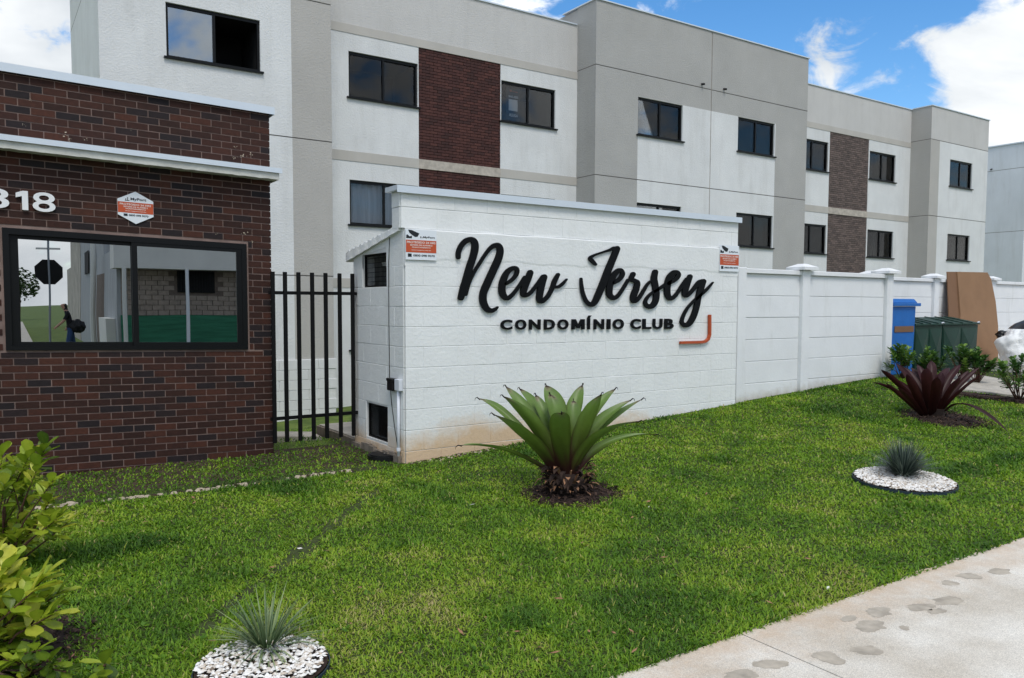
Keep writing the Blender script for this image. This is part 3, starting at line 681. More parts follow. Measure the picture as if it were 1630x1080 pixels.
# house number
hn = thing('house_number', 'large white metal digits 318 fixed to the gatehouse bricks', 'sign', (.4, YG-.03, 2.45))
for ch, x0, x1 in (('3', .05, .228), ('8', .405, .585)):
    q = MB(); text(q, ch, x0, x1, 2.425, 2.6, lambda x, z, d: (x, YG-.032+d, z+gz(x)-.045), 'letter_white', .02, .008); q.build('digit', hn, fix=False)
q = MB(); q.prism([(x, YG-.032, z+gz(x)-.045) for x, z in ((.325, 2.428), (.372, 2.428), (.372, 2.598), (.332, 2.598), (.278, 2.575), (.278, 2.535), (.325, 2.55))], (0, .026, 0), 'letter_white'); q.build('digit', hn)
# security signs
def sec_sign(parent, Pf, x0, x1, z0, z1, hexa=False):
    w_, h_ = x1-x0, z1-z0
    X = lambda u: x0+u*w_
    Z = lambda v: z0+v*h_
    pl = MB()
    out_ = [(0, .27), (.5, 0), (1, .27), (1, .76), (.5, 1.03), (0, .76)] if hexa else [(0, 0), (1, 0), (1, 1), (0, 1)]
    n = len(out_); a = [Pf(X(u), Z(v), 0) for u, v in out_]; b = [Pf(X(u), Z(v), .006) for u, v in out_]
    pl.mesh(a+b, [tuple(range(n)), tuple(range(2*n-1, n-1, -1))]+[(i, i+n, (i+1) % n+n, (i+1) % n) for i in range(n)], 'sign_white'); pl.build('plate', parent)
    P2 = lambda e: (lambda x, z, d: Pf(x, z, -e))
    def R(q, u0, u1, v0, v1, mt, e): q.poly([Pf(X(u0), Z(v0), -e), Pf(X(u1), Z(v0), -e), Pf(X(u1), Z(v1), -e), Pf(X(u0), Z(v1), -e)], mt)
    q = MB()
    if hexa:
        R(q, .005, .995, .34, .68, 'sign_orange', .0015)
        T = ((.36, .8, .72, .83, 'MyPort', 'ink'), (.06, .93, .58, .64, 'PROTEGIDO 24 HRS', 'print_white'), (.16, .84, .51, .555, 'SISTEMA DE ALARME E', 'print_white'), (.22, .78, .45, .49, 'MONITORAMENTO', 'print_white'), (.2, .8, .38, .415, 'www.myport.com.br', 'print_white'), (.3, .85, .24, .3, '0800 098 9070', 'ink'))
        R(q, .16, .27, .235, .31, 'ink', .0015); R(q, .2, .33, .72, .74, 'ink', .0015); R(q, .22, .24, .74, .79, 'ink', .0016); R(q, .27, .29, .74, .83, 'ink', .0016)
    else:
        R(q, .01, .99, .24, .65, 'sign_orange', .0015)
        T = ((.56, .94, .71, .79, 'MyPort', 'ink'), (.04, .96, .54, .61, 'PROTEGIDO 24 HRS', 'print_white'), (.14, .86, .46, .51, 'SISTEMA DE ALARME E', 'print_white'), (.2, .8, .39, .43, 'MONITORAMENTO', 'print_white'), (.18, .82, .3, .335, 'www.myport.com.br', 'print_white'), (.24, .94, .11, .18, '0800 098 9070', 'ink'))
        R(q, .07, .19, .09, .2, 'ink', .0015)
        # dome of the printed camera
        q.poly([Pf(X(u), Z(v), -.0015) for u, v in ((.08, .98), (.2, .97), (.44, .87), (.38, .76), (.3, .75), (.22, .8), (.12, .88))], 'ink')
        q.poly([Pf(X(u), Z(v), -.0015) for u, v in ((.02, .7), (.2, .7), (.2, .79), (.13, .76), (.06, .82), (.02, .8))], 'ink')
        R(q, .47, .5, .72, .78, 'ink', .0015); R(q, .52, .54, .72, .75, 'ink', .0015)
    for u0, u1, v0, v1, s, mt in T: text(q, s, X(u0), X(u1), Z(v0), Z(v1), P2(.0025), mt, 0, .02)
    q.build('print', parent, fix=False)
hx = thing('security_sign', 'hexagonal white and orange security sign on the gatehouse bricks above the window', 'sign', (1.26, YG-.012, 2.5))
sec_sign(hx, lambda x, z, d: (x, YG-.014+d, z+gz(x)), 1.10, 1.415, 2.335, 2.635, True)

# ================================================================== NAME WALL with meter shelter
YW = 7.13; XA, XB = 3.49, 8.38
nw = thing('name_wall', 'white painted block wall carrying the New Jersey lettering, with sloping block shelter behind its left end', 'wall', (XA, YW, 0))
mb = MB(); mb.box((XA+.006, YW-.004, -.2), (XB-.004, YW+.19, 2.35), 'masonry_mortar'); mb.box((XA+.006, YW+.009, 2.3501), (XB-.004, YW+.19, 2.715), 'masonry_mortar'); mb.build('mortar_core', nw)
LN = [-.08, .125, .335, .545, .757, .965, 1.175, 1.377, 1.58, 1.785, 1.99]
bm_cache = {}
def wblock(x0, x1, z0, z1, y, th=.016, axis='x', bev=.0035, tp=None):
    key = (round(x1-x0, 2), round(z1-z0, 3), axis, random.randrange(3) if False else 0)
    if key not in bm_cache:
        L_ = round(x1-x0, 2)
        v_, f_ = boxdata(L_, th, z1-z0) if axis == 'x' else boxdata(th, L_, z1-z0)
        bm_cache[key] = plain_mesh('block', v_, f_, 'masonry_white', bevel=bev)
    j = random.uniform(-.002, .001)
    if axis == 'x': inst('block', bm_cache[key], (x0, y+j, z0), nw, rot=(random.gauss(0, .0035), 0, 0))
    else: inst('block', bm_cache[key], (y+j, x0, z0), nw)
g_ = .0022
for r in range(10):
    z0, z1 = LN[r], LN[r+1]; x = XA-(.2 if r % 2 else 0)
    while x < XB-.01:
        a, b = max(x, XA), min(x+.4, XB)
        if b-a > .03 and z1 > .057*(a-3.4)-.08: wblock(a+.0012, b-.0012, z0+g_, z1-g_, YW-.008)
        x += .4
# plastered lip course, slightly proud, with an irregular lower edge
mb = MB(); n = 90; vs_ = []; X0, X1 = XA-.004, XB
for i in range(n+1):
    x = X0+(X1-X0)*i/n; lo = 2.05+.03*mnoise.noise(Vector((x*2.2, 3, 1)))+.012*mnoise.noise(Vector((x*9, 3, 1))); hi = 2.352+.006*mnoise.noise(Vector((x*3, 7, 1)))
    vs_ += [(x, YW-.009, 1.985), (x, YW-.0095, lo-.01), (x, YW-.0135, lo+.012), (x, YW-.017, 2.2), (x, YW-.02, hi-.012), (x, YW-.012, hi), (x, YW+.03, hi+.004)]
fs = [(i*7+k, (i+1)*7+k, (i+1)*7+k+1, i*7+k+1) for i in range(n) for k in range(6)]
mb.mesh(vs_, fs, 'masonry_white'); mb.poly([(X0, YW-.009, 1.985), (X0, YW-.02, 2.34), (X0, YW+.03, 2.356), (X0, YW+.1, 2.356), (X0, YW+.1, 1.985)], 'masonry_white'); mb.build('plaster_course', nw, fix=False)
UX = XA-.04
mb = MB(); mb.box((UX+.006, YW+.009, 2.353), (XA+.0059, YW+.19, 2.715), 'masonry_mortar'); mb.build('mortar_core', nw)
for r, (z0, z1) in enumerate(((2.353, 2.562), (2.562, 2.717))):
    x = UX-(.0 if r == 0 else .2)
    while x < XB-.02:
        a, b = max(x, UX), min(x+.4, XB)
        if b-a > .03: wblock(a+g_, b-g_, z0+g_, z1-g_, YW+.002)
        x += .4
    wblock(YW+.022, YW+.2, z0+g_, z1-g_, UX-.004, axis='y')
mb = MB(); mb.box((UX-.06, YW-.045, 2.718), (XB+.02, YW+.235, 2.765), 'flashing'); mb.box((UX-.06, YW-.045, 2.695), (XB+.02, YW-.04, 2.7179), 'flashing'); mb.build('coping', nw)
# shelter side wall (faces the gate), openings with grilles
def roof_z(y): return 2.375-(y-7.2)*.145
ops = [(7.55, 8.17, 1.785, 2.14), (7.54, 8.09, .15, .53)]
mb = MB()
def cells(y, z):
    for a, b, c, d in ops:
        if a < y < b and c < z < d: return (.14, None)
    return (0., 'masonry_mortar')
facade(mb, [YW+.02, 7.54, 7.55, 8.09, 8.17, 8.42], [-.2, .15, .53, 1.785, 2.14, 2.17], cells, lambda y, z, d: (XA-.003+d, y, z))
mb.poly([(XA-.003, YW+.02, 2.17), (XA-.003, 8.42, 2.17), (XA-.003, 7.2, 2.37), (XA-.003, YW+.02, 2.37)], 'masonry_mortar')
mb.poly([(XA+.008, 8.42, -.2), (XB, 8.42, -.2), (XB, 8.42, 2.17), (XA+.008, 8.42, 2.17)], 'masonry_white')
mb.build('shelter_wall', nw, fix=False)
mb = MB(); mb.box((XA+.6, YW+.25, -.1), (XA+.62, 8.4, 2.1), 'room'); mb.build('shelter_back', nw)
for r in range(10):
    z0, z1 = LN[r], LN[r+1]; y = YW+.022-(.2 if r % 2 else 0)
    while y < 8.41:
        segs = [(max(y, YW+.022), min(y+.4, 8.42))]
        for a, b, c, d in ops:
            if z0 < d-.03 and z1 > c+.03:
                segs = [s for (p, q_) in segs for s in ((p, min(q_, a)), (max(p, b), q_)) if s[1]-s[0] > .02] if True else segs
        for a, b in segs:
            if b-a > .03: wblock(a+g_, b-g_, z0+g_, z1-g_, XA-.008, axis='y')
        y += .4
mb = MB()
for a, b, c, d in ((7.152, 7.55, 1.99, 2.19), (8.17, 8.42, 1.99, 2.17)): mb.box((XA-.006, a, c), (XA+.0079, b, d), 'masonry_white')
# tapering infill below the sloping roof
mb.prism([(XA-.0055, YW+.022, 2.19), (XA-.0055, 7.55, 2.19), (XA-.0055, 8.17, 2.143), (XA-.0055, 8.42, 2.172), (XA-.0055, 7.2, 2.37), (XA-.0055, YW+.022, 2.37)], (.013, 0, 0), 'masonry_white')
mb.build('plaster_course', nw, fix=True)
mb = MB(); n = 40
for i in range(n):       # corrugated cement roof sheet edge under render
    a, b = 7.19+(8.56-7.19)*i/n, 7.19+(8.56-7.19)*(i+1)/n; k = .008*math.sin(i*1.9)+.005*mnoise.noise(Vector((i*.7, 0, 0)))
    mb.prism([(XA-.045+.004*math.sin(i), a, roof_z(a)-.045-.05*(a-7.2)/1.3), (XA-.045+.004*math.sin(i), b, roof_z(b)-.045-.05*(b-7.2)/1.3), (XA-.04, b, roof_z(b)+.012+k), (XA-.04, a, roof_z(a)+.012+k)], (1.2, 0, 0), 'masonry_white')
mb.build('shelter_roof', nw)
for a, b, c, d in ops:
    mb = MB(); G = 'steel_black'; x = XA+.03
    mb.box((x-.01, a, c), (x+.012, a+.02, d), G); mb.box((x-.01, b-.02, c), (x+.012, b, d), G); mb.box((x-.01, a+.02, c), (x+.012, b-.02, c+.02), G); mb.box((x-.01, a+.02, d-.02), (x+.012, b-.02, d), G)
    fr_ = mb.build('grille', nw)
    mb = MB(); k = a+.05
    while k < b-.02: mb.tube([(x, k, c+.02), (x, k, d-.02)], .0028, G, 5); k += .032 if c > 1 else .016
    if c > 1:
        k = c+.06
        while k < d-.02: mb.tube([(x, a+.02, k), (x, b-.02, k)], .0028, G, 5); k += .05
    tag(mb.build('wire', fr_, fix=False), kind='stuff')
# things behind the grilles
q = MB(); q.box((XA+.2, 7.62, 1.7), (XA+.5, 7.78, 2.08), 'far_white'); q.box((XA+.15, 7.6, 2.02), (XA+.5, 8.0, 2.06), 'white_paint'); q.build('meter_box', nw)
q = MB(); q.tube([(XA+.12, 7.72, .1), (XA+.12, 7.72, .5)], .02, 'pipe_white', 8); q.tube([(XA+.14, 7.64, .1), (XA+.14, 7.64, .5)], .014, 'pipe_white', 8); q.build('water_pipe', nw)

# ---- lettering
sg = thing('lettering', 'black script letters New Jersey with CONDOMÍNIO CLUB beneath, mounted on the white wall', 'sign', (6, YW-.04, 1.4))
def z1p(x, y): return (690+x*280/1630, 350+y*280/1630)
def z2p(x, y): return (910+x*280/1630, 370+y*280/1630)
def wallxz(px_, py_): p = onY(px_, py_, YW-.042); return (p.x, p.z)
def cr_(pts, n=9):
    P = [np.array(p, float) for p in pts]; P = [2*P[0]-P[1]]+P+[2*P[-1]-P[-2]]; o = []
    for i in range(1, len(P)-2):
        for k in range(n):
            t = k/n; o.append(.5*((2*P[i])+(-P[i-1]+P[i+1])*t+(2*P[i-1]-5*P[i]+4*P[i+1]-P[i+2])*t*t+(-P[i-1]+3*P[i]-3*P[i+1]+P[i+2])*t**3))
    o.append(P[-2]); return o
lk = 0
def stroke(mb, pts, conv, depth, off):
    c = cr_(pts); n = len(c); Lf = []; Rt = []
    q = [(conv(p[0], p[1]), p[2]) for p in c]
    xy = []
    for (pp, wd) in q: xy.append((*wallxz(*pp), wd))
    # stroke half width measured across the wall; pixel width converted with the local scale
    def scale_at(px_, py_):
        a = wallxz(px_, py_); b = wallxz(px_+2, py_); c2 = wallxz(px_, py_+2); return (abs(b[0]-a[0])/2, abs(c2[1]-a[1])/2)
    k = 280/1630; dirs = []
    for i in range(n):
        p0 = c[max(i-1, 0)][:2]; p1 = c[min(i+1, n-1)][:2]; d = p1-p0; d = d/(np.linalg.norm(d)+1e-9); dirs.append(d)
    ring = []
    def add(pp, dx, dy, hw):      # offset done in picture-scale coordinates, then laid on the wall
        s = wallxz(*conv(pp[0]+dx*hw, pp[1]+dy*hw)); return s
    Lf = [add(c[i], -dirs[i][1], dirs[i][0], c[i][2]/2) for i in range(n)]; Rt = [add(c[i], dirs[i][1], -dirs[i][0], c[i][2]/2) for i in range(n)]
    caps = 8
    def capf(i, sgn):
        o = []; d = dirs[i]*sgn; nrm = np.array([-d[1], d[0]])
        for k2 in range(1, caps):
            t = math.pi*k2/caps; v = nrm*math.cos(t)+d*math.sin(t); o.append(add(c[i], v[0], v[1], c[i][2]/2))
        return o
    y = YW-.042-off
    V = []; Fc = []
    for i in range(n): V += [(Lf[i][0], y, Lf[i][1]), (Rt[i][0], y, Rt[i][1])]
    for i in range(n-1): Fc.append((2*i, 2*i+1, 2*i+3, 2*i+2))
    base = len(V); ce = capf(n-1, 1); V += [(a, y, b) for a, b in ce]; Fc.append(tuple([2*n-2]+[base+i for i in range(len(ce))]+[2*n-1]))
    base2 = len(V); cs = capf(0, -1); V += [(a, y, b) for a, b in cs]; Fc.append(tuple([1]+[base2+i for i in range(len(cs))]+[0]))
    mb.mesh(V, Fc, 'letter_black')
    loop = [2*i for i in range(n)]+[base+i for i in range(len(ce))]+[2*i+1 for i in range(n-1, -1, -1)]+[base2+i for i in range(len(cs))]
    nb = [(V[i][0], y+depth, V[i][2]) for i in loop]; nf = [V[i] for i in loop]; m_ = len(loop)
    mb.mesh(nf+nb, [(i, (i+1) % m_, (i+1) % m_+m_, i+m_) for i in range(m_)], 'letter_black')
LET = [
 ('N', z1p, [[(234, 348, 44), (236, 300, 48), (262, 240, 50), (305, 196, 52), (352, 184, 52), (384, 208, 62), (388, 265, 70), (370, 345, 68), (338, 440, 68), (303, 560, 66), (278, 640, 64), (258, 722, 60)],
        [(300, 690, 40), (330, 590, 36), (372, 500, 32), (430, 405, 32), (500, 300, 34), (555, 246, 44), (604, 242, 56), (622, 290, 64), (602, 370, 70), (552, 480, 72), (502, 590, 72), (466, 680, 70), (466, 760, 68), (498, 825, 58), (540, 843, 45), (575, 830, 34), (598, 810, 18)]]),
 ('e', z1p, [[(672, 596, 30), (728, 560, 36), (772, 505, 40), (776, 460, 42), (738, 450, 44), (684, 490, 54), (648, 570, 66), (638, 650, 66), (655, 705, 60), (690, 727, 46), (740, 690, 36), (800, 610, 32), (850, 535, 36)]]),
 ('w', z1p, [[(900, 492, 58), (880, 545, 62), (850, 620, 64), (836, 680, 58), (850, 702, 42), (900, 680, 36), (960, 605, 34), (1020, 530, 46)], [(1030, 532, 56), (1010, 590, 62), (992, 670, 64), (985, 738, 58), (1010, 755, 44), (1058, 715, 40), (1100, 640, 42), (1125, 570, 46), (1157, 510, 36)], [(1122, 622, 28), (1165, 620, 28), (1205, 590, 28), (1238, 553, 18)]]),
 ('J', z2p, [[(226, 298, 26), (194, 266, 38), (176, 240, 36), (215, 212, 22), (290, 186, 20), (355, 165, 26), (395, 150, 40)], [(424, 154, 58), (392, 230, 62), (342, 350, 66), (292, 480, 66), (250, 580, 64), (215, 650, 56), (180, 670, 44), (140, 640, 38), (110, 570, 34), (95, 490, 30), (91, 432, 24)]]),
 ('e', z2p, [[(392, 470, 32), (440, 440, 40), (474, 392, 44), (462, 354, 38), (426, 362, 48), (382, 420, 60), (356, 500, 62), (354, 575, 58), (388, 608, 46), (430, 590, 36), (480, 520, 32), (525, 445, 32)]]),
 ('r', z2p, [[(572, 390, 48), (554, 432, 44), (590, 452, 42), (612, 470, 50), (600, 525, 60), (576, 590, 60), (576, 634, 48), (604, 632, 36), (640, 590, 34), (700, 490, 28), (735, 452, 18)]]),
 ('s', z2p, [[(778, 370, 54), (768, 430, 60), (780, 500, 60), (790, 570, 60), (780, 640, 56), (745, 685, 50), (704, 682, 42), (686, 648, 36), (706, 604, 28), (750, 562, 26), (820, 520, 28), (880, 478, 30)]]),
 ('e', z2p, [[(900, 474, 36), (960, 440, 40), (993, 400, 44), (983, 372, 38), (946, 378, 50), (906, 430, 60), (890, 510, 60), (896, 588, 54), (926, 613, 42), (970, 580, 34), (1030, 490, 32), (1070, 435, 34)]]),
 ('y', z2p, [[(1100, 412, 48), (1080, 462, 56), (1056, 540, 58), (1056, 582, 48), (1085, 578, 36), (1130, 530, 36), (1180, 470, 44), (1215, 455, 46)], [(1225, 456, 50), (1205, 510, 56), (1180, 590, 54), (1164, 680, 54), (1132, 780, 56), (1092, 846, 50), (1052, 862, 42), (1026, 836, 36), (1032, 790, 32), (1072, 710, 26), (1130, 642, 24), (1200, 580, 28), (1260, 525, 26), (1312, 466, 14)]])]
for nm, conv, ss in LET:
    q = MB()
    for i, s in enumerate(ss): stroke(q, [(a, b, c*.94) for a, b, c in s], conv, .02, .0006*((lk+i) % 5))
    lk += len(ss); q.build('letter', sg, fix=False)
caps_ = [('C', 797.9, 816.3), ('O', 821.4, 838.6), ('N', 843.4, 861.3), ('D', 867.3, 884.1), ('O', 888.9, 905.6), ('M', 911.3, 931.4), ('Í', 936.0, 942.2), ('N', 946.6, 962.4), ('I', 967.4, 972.6), ('O', 977, 993.8), ('C', 1005, 1020.8), ('L', 1024.2, 1037.5), ('U', 1040.5, 1055.2), ('B', 1059.1, 1072.9)]
for ch, a, b in caps_:
    X0_, z1_ = wallxz(a, 509.2-(a-798)*.0057); X1_, z0_ = wallxz(b, 525.4-(b-798)*.0057)
    zt_ = z1_ if ch != 'Í' else z1_+(z1_-z0_)*.36
    q = MB()
    if ch == 'M':
        q.prism([(X0_+(X1_-X0_)*u, YW-.038, z0_+(zt_-z0_)*v) for u, v in ((0, 0), (0, 1), (.3, 1), (.5, .45), (.7, 1), (1, 1), (1, 0), (.77, 0), (.77, .58), (.6, .12), (.4, .12), (.23, .58), (.23, 0))], (0, .018, 0), 'letter_black'); q.build('letter', sg); continue
    text(q, ch, X0_, X1_, z0_, zt_, lambda x, z, d: (x, YW-.038+d, z), 'letter_black', .018, .032); q.build('letter', sg, fix=False)
q = MB(); bp_ = [z2p(1281, 764), z2p(1281, 900), z2p(1280, 950), z2p(1268, 990), z2p(1240, 1012), z2p(1205, 1018), z2p(1120, 1020), z2p(1008, 1023)]
pts = [Vector((wallxz(*p)[0], YW-.04, wallxz(*p)[1])) for p in bp_]
wd = .03
for_ = []; back_ = []
V = []; 
for i, p in enumerate(pts):
    d = (pts[min(i+1, len(pts)-1)]-pts[max(i-1, 0)]).normalized(); nrm = Vector((-d.z, 0, d.x))*wd/2*1.05
    V += [p+nrm+Vector((0, -.015, 0)), p-nrm+Vector((0, -.015, 0)), p-nrm+Vector((0, .02, 0)), p+nrm+Vector((0, .02, 0))]
fs = [(4*i+k, 4*i+(k+1) % 4, 4*i+4+(k+1) % 4, 4*i+4+k) for i in range(len(pts)-1) for k in range(4)]+[(3, 2, 1, 0), (len(V)-4, len(V)-3, len(V)-2, len(V)-1)]
q.mesh(V, fs, 'orange_red'); tag(q.build('bracket', sg), 'orange corner bracket after the y')
s1 = thing('security_sign', 'square white and orange camera warning sign at the left end of the name wall', 'sign', (3.65, YW-.03, 2.2)); sec_sign(s1, lambda x, z, d: (x, YW-.028+d, z), 3.485, 3.83, 2.045, 2.345)
s2 = thing('security_sign', 'square white and orange camera warning sign at the right end of the name wall', 'sign', (8.15, YW-.03, 2.2)); sec_sign(s2, lambda x, z, d: (x, YW-.028+d, z), 8.0, 8.37, 2.05, 2.39)

# conduit, lamp, cable, drain lid at the wall corner
cd = thing('electric_conduit', 'white plastic conduit with junction box running up the wall corner', 'pipe', (XA-.03, 7.24, 0))
q = MB(); q.tube([(XA-.03, 7.23, .0), (XA-.03, 7.23, .74)], .016, 'pipe_white', 10); q.build('pipe', cd, smooth=True)
q = MB(); q.tube([(XA-.03, 7.23, .12), (XA-.03, 7.23, .15)], .022, 'pipe_white', 10); q.build('clip', cd)
q = MB(); q.box((XA-.055, 7.165, .735), (XA-.01, 7.27, .85), 'pipe_white'); q.build('junction_box', cd, bevel=.004)
q = MB(); q.box((XA-.07, 7.29, .725), (XA-.012, 7.42, .84), 'plastic_black'); q.box((XA-.075, 7.275, .82), (XA-.012, 7.43, .85), 'plastic_black'); tag(q.build('lamp_box', bevel=.006), 'small black box lamp beside the white junction box on the shelter wall', 'lamp')
q = MB(); cpts = [onX(x, y, XA-.014) for x, y in ((629, 368), (620, 378), (618.5, 420), (619, 520), (620, 600), (623, 640), (628, 680), (633, 712))]; q.tube(cpts, .004, 'plastic_black', 5); tag(q.build('cable'), 'thin black cable hanging down the shelter side wall', 'cable')
ld = thing('drain_lid', 'round black drain lid on the grass at the wall corner', 'lid', (3.3, 7.5, .02))
q = MB(); n = 32; c = on_ground(611, 726)
def disc(q, c, r, z0, z1, mt, n=32):
    a = [(c.x+r*math.cos(2*math.pi*i/n), c.y+r*math.sin(2*math.pi*i/n), z0) for i in range(n)]; q.prism(a, (0, 0, z1-z0), mt)
c = Vector((c.x-.03, c.y-.12, 0))
disc(q, c, .19, .0, .045, 'plastic_black'); disc(q, c, .17, .0451, .055, 'plastic_black'); q.build('cover', ld)
q = MB(); q.poly([(c.x-.03, c.y-.01, .058), (c.x+.03, c.y-.03, .058), (c.x+.04, c.y+.02, .058), (c.x, c.y+.03, .058)], 'print_white'); q.build('sticker', ld)

# ================================================================== GATE FENCE
ft = thing('bar_fence', 'black steel bar fence between the brick gatehouse and white wall', 'fence', (2.6, 8.3, 0))
for x in (2.535, 2.665, 2.81, 2.96, 3.11, 3.27, 3.42):
    q = MB(); q.box((x-.02, 8.285, .13), (x+.02, 8.315, 1.94), 'steel_black'); q.build('bar', ft, bevel=.003)
for z0, x1 in ((1.72, 3.53), (.385, 3.53)):
    q = MB(); q.box((2.5, 8.316, z0-.018), (x1, 8.34, z0+.018), 'steel_black'); q.build('rail', ft)
q = MB(); q.box((3.53, 8.43, -.25), (6.2, 9.7, .07), 'concrete'); q.box((3.5, 8.43, -.25), (3.529, 9.72, .055), 'concrete_edge'); tag(q.build('concrete_step'), kind='structure')
q = MB(); q.prism([(2.1, 10.35, -.25), (3.45, 9.4, -.25), (3.49, 9.85, -.25), (2.1, 10.8, -.25)], (0, 0, .21), 'concrete'); tag(q.build('inner_path'), kind='structure')
q = MB()
for i in range(10):
    a = 7.2+i*.12; q.box((3.44+.01*math.sin(i*2), a, -.05), (3.478, a+.121, .07+.02*math.sin(i*1.3)), 'concrete_edge')
tag(q.build('foundation_edge'), 'rough concrete foundation edge along the foot of the shelter side wall', 'kerb')

# ================================================================== BOUNDARY FENCE WALL
def fence_wall(name, label, posts, Y, ztop, base, caps):
    t = thing(name, label, 'wall', (posts[0], Y, base(posts[0])))
    for x, cp in zip(posts, caps):
        q = MB(); q.box((x-.085, Y-.07, -.3), (x+.085, Y+.1, ztop+.005), 'fence_white'); q.build('post', t, bevel=.008)
        if cp:
            q = MB(); z = ztop+.006; q.box((x-.16, Y-.145, z), (x+.16, Y+.175, z+.04), 'fence_white'); a = [(x-.16, Y-.145, z+.0405), (x+.16, Y-.145, z+.0405), (x+.16, Y+.175, z+.0405), (x-.16, Y+.175, z+.0405)]
            b = [(x-.045, Y-.03, z+.09), (x+.045, Y-.03, z+.09), (x+.045, Y+.06, z+.09), (x-.045, Y+.06, z+.09)]
            q.mesh(a+b, [(0, 1, 5, 4), (1, 2, 6, 5), (2, 3, 7, 6), (3, 0, 4, 7), (4, 5, 6, 7), (3, 2, 1, 0)], 'fence_white'); q.build('post_cap', t)
    for a, b in zip(posts, posts[1:]):
        x0, x1 = a+.085, b-.085; zz = ztop-.07; k = 0
        while zz > -.2:
            q = MB(); z0 = zz-.302; yj = random.uniform(-.003, .003)
            q.box((x0, Y-.01+yj, z0+.005), (x1, Y+.035+yj, zz-.003), 'fence_white'); q.build('panel', t, bevel=.004); zz = z0; k += 1
        q = MB(); q.box((x0, Y+.0, -.2), (x1, Y+.03, ztop-.07), 'masonry_mortar'); q.build('joint_mortar', t)
        q = MB(); q.box((x0, Y-.055, ztop-.069), (x1, Y+.085, ztop-.005), 'fence_white'); q.build('top_rail', t, bevel=.006)
    return t
fence_wall('boundary_wall', 'white precast concrete panel wall running on from the right end of the name wall', [8.49, 9.87, 12.0], 7.2, 2.11, lambda x: .3, (0, 1, 1))
fence_wall('boundary_wall', 'white precast concrete panel wall behind the bins and cardboard', [13.5, 15.64, 17.9, 20.1, 22.3], 8.4, 2.15, lambda x: .4, (1, 1, 1, 1, 1))
q = MB(); q.box((8.375, YW+.02, 0), (8.405, YW+.05, 2.09), 'steel_black'); tag(q.build('gap_shadow_strip', nw))  # black strip stands in for the shadow in the crack before the first post

# ================================================================== BINS, CARDBOARD, BAGS
def near(px_, py_, Y): return onY(px_, py_, Y)
YB = 7.35; bl = near(1421, 520, YB).x; br_ = near(1457, 520, YB).x; bt = near(1440, 488, YB).z; gB = .46
bb = thing('blue_bin', 'tall blue plastic bin with flared lid behind the wall post', 'bin', (bl, YB, gB))
bl -= .02
def taper(q, x0, x1, y0, y1, z0, z1, k, mt):
    a = [(x0+k, y0+k, z0), (x1-k, y0+k, z0), (x1-k, y1-k, z0), (x0+k, y1-k, z0)]; b = [(x0, y0, z1), (x1, y0, z1), (x1, y1, z1), (x0, y1, z1)]
    q.mesh(a+b, [(3, 2, 1, 0), (4, 5, 6, 7), (0, 1, 5, 4), (1, 2, 6, 5), (2, 3, 7, 6), (3, 0, 4, 7)], mt)
q = MB(); taper(q, bl, br_, YB, YB+.5, gB, bt, .02, 'bin_blue'); q.build('body', bb, bevel=.008)
q = MB(); q.box((bl-.05, YB-.05, bt+.003), (br_+.07, YB+.54, bt+.055), 'bin_blue'); q.build('collar', bb, bevel=.006)
q = MB(); taper(q, bl-.01, br_+.02, YB-.02, YB+.51, bt+.125, bt+.056, .04, 'bin_blue'); q.build('lid', bb, bevel=.008)
q = MB()
PB = lambda x, z, d: (x, YB-.002, z)
text(q, 'LIXO', bl+.2, br_-.03, bt-.42, bt-.36, PB, 'ink', 0, .02) if False else q.box((bl+.08, YB-.004, bt-.43), (br_-.05, YB+.008, bt-.33), 'cardboard_dark'); q.build('label_band', bb)
# green containers
def container(x0, x1, y0, y1, zt, label):
    t = thing('green_container', label, 'bin', (x0, y0, gB), 'green waste containers'); del t['group']
    q = MB(); taper(q, x0, x1, y0, y1, gB, zt-.09, .015, 'bin_green'); q.build('body', t, bevel=.006)
    q = MB(); a = (x0+x1)/2; mz = (gB+zt-.1)/2
    for s_ in (0, 1):
        xx0 = x0+.03+(x1-x0)/2*s_; xx1 = xx0+(x1-x0)/2-.06; q.mesh([(xx0, y0-.002, gB+.08), (xx1, y0-.002, gB+.08), (xx1, y0-.002, zt-.15), (xx0, y0-.002, zt-.15), ((xx0+xx1)/2, y0-.03, mz)], [(0, 1, 4), (1, 2, 4), (2, 3, 4), (3, 0, 4)], 'bin_green')
    q.build('front_panel', t, fix=False)
    for s_ in (0, 1):
        q = MB(); u0 = x0-.02+(x1-x0+.04)/2*s_; u1 = u0+(x1-x0+.04)/2-.008
        q.prism([(u0, y0-.03, zt-.085), (u0, y1, zt+.02), (u0, y1, zt+.045), (u0, y0-.03, zt-.06)], (u1-u0, 0, 0), 'bin_green'); q.build('lid', t)
    for k_ in (.22, .5, .78):
        q = MB(); xx = x0+(x1-x0)*k_; q.prism([(xx-.012, y0-.035, zt-.058), (xx-.012, y1-.02, zt+.047), (xx-.012, y1-.02, zt+.06), (xx-.012, y0-.035, zt-.045)], (.024, 0, 0), 'bin_green'); q.build('lid_rib', t)
    q = MB(); q.tube([(x1-.1, y0-.034, zt-.05), (x1-.06, y0-.05, zt-.04), (x1-.02, y0-.034, zt-.05)], .012, 'pipe_white', 6); q.build('handle', t)
YC = 7.37
cx0, cxm, cx1 = br_+.02, near(1500, 540, YC).x, near(1556, 540, YC).x
zt = near(1500, 510, YC).z
container(cx0, cxm-.01, YC, YC+.5, zt, 'dark green waste container next to the blue bin')
container(cxm+.01, cx1, YC, YC+.5, zt, 'dark green waste container next to the leaning cardboard')
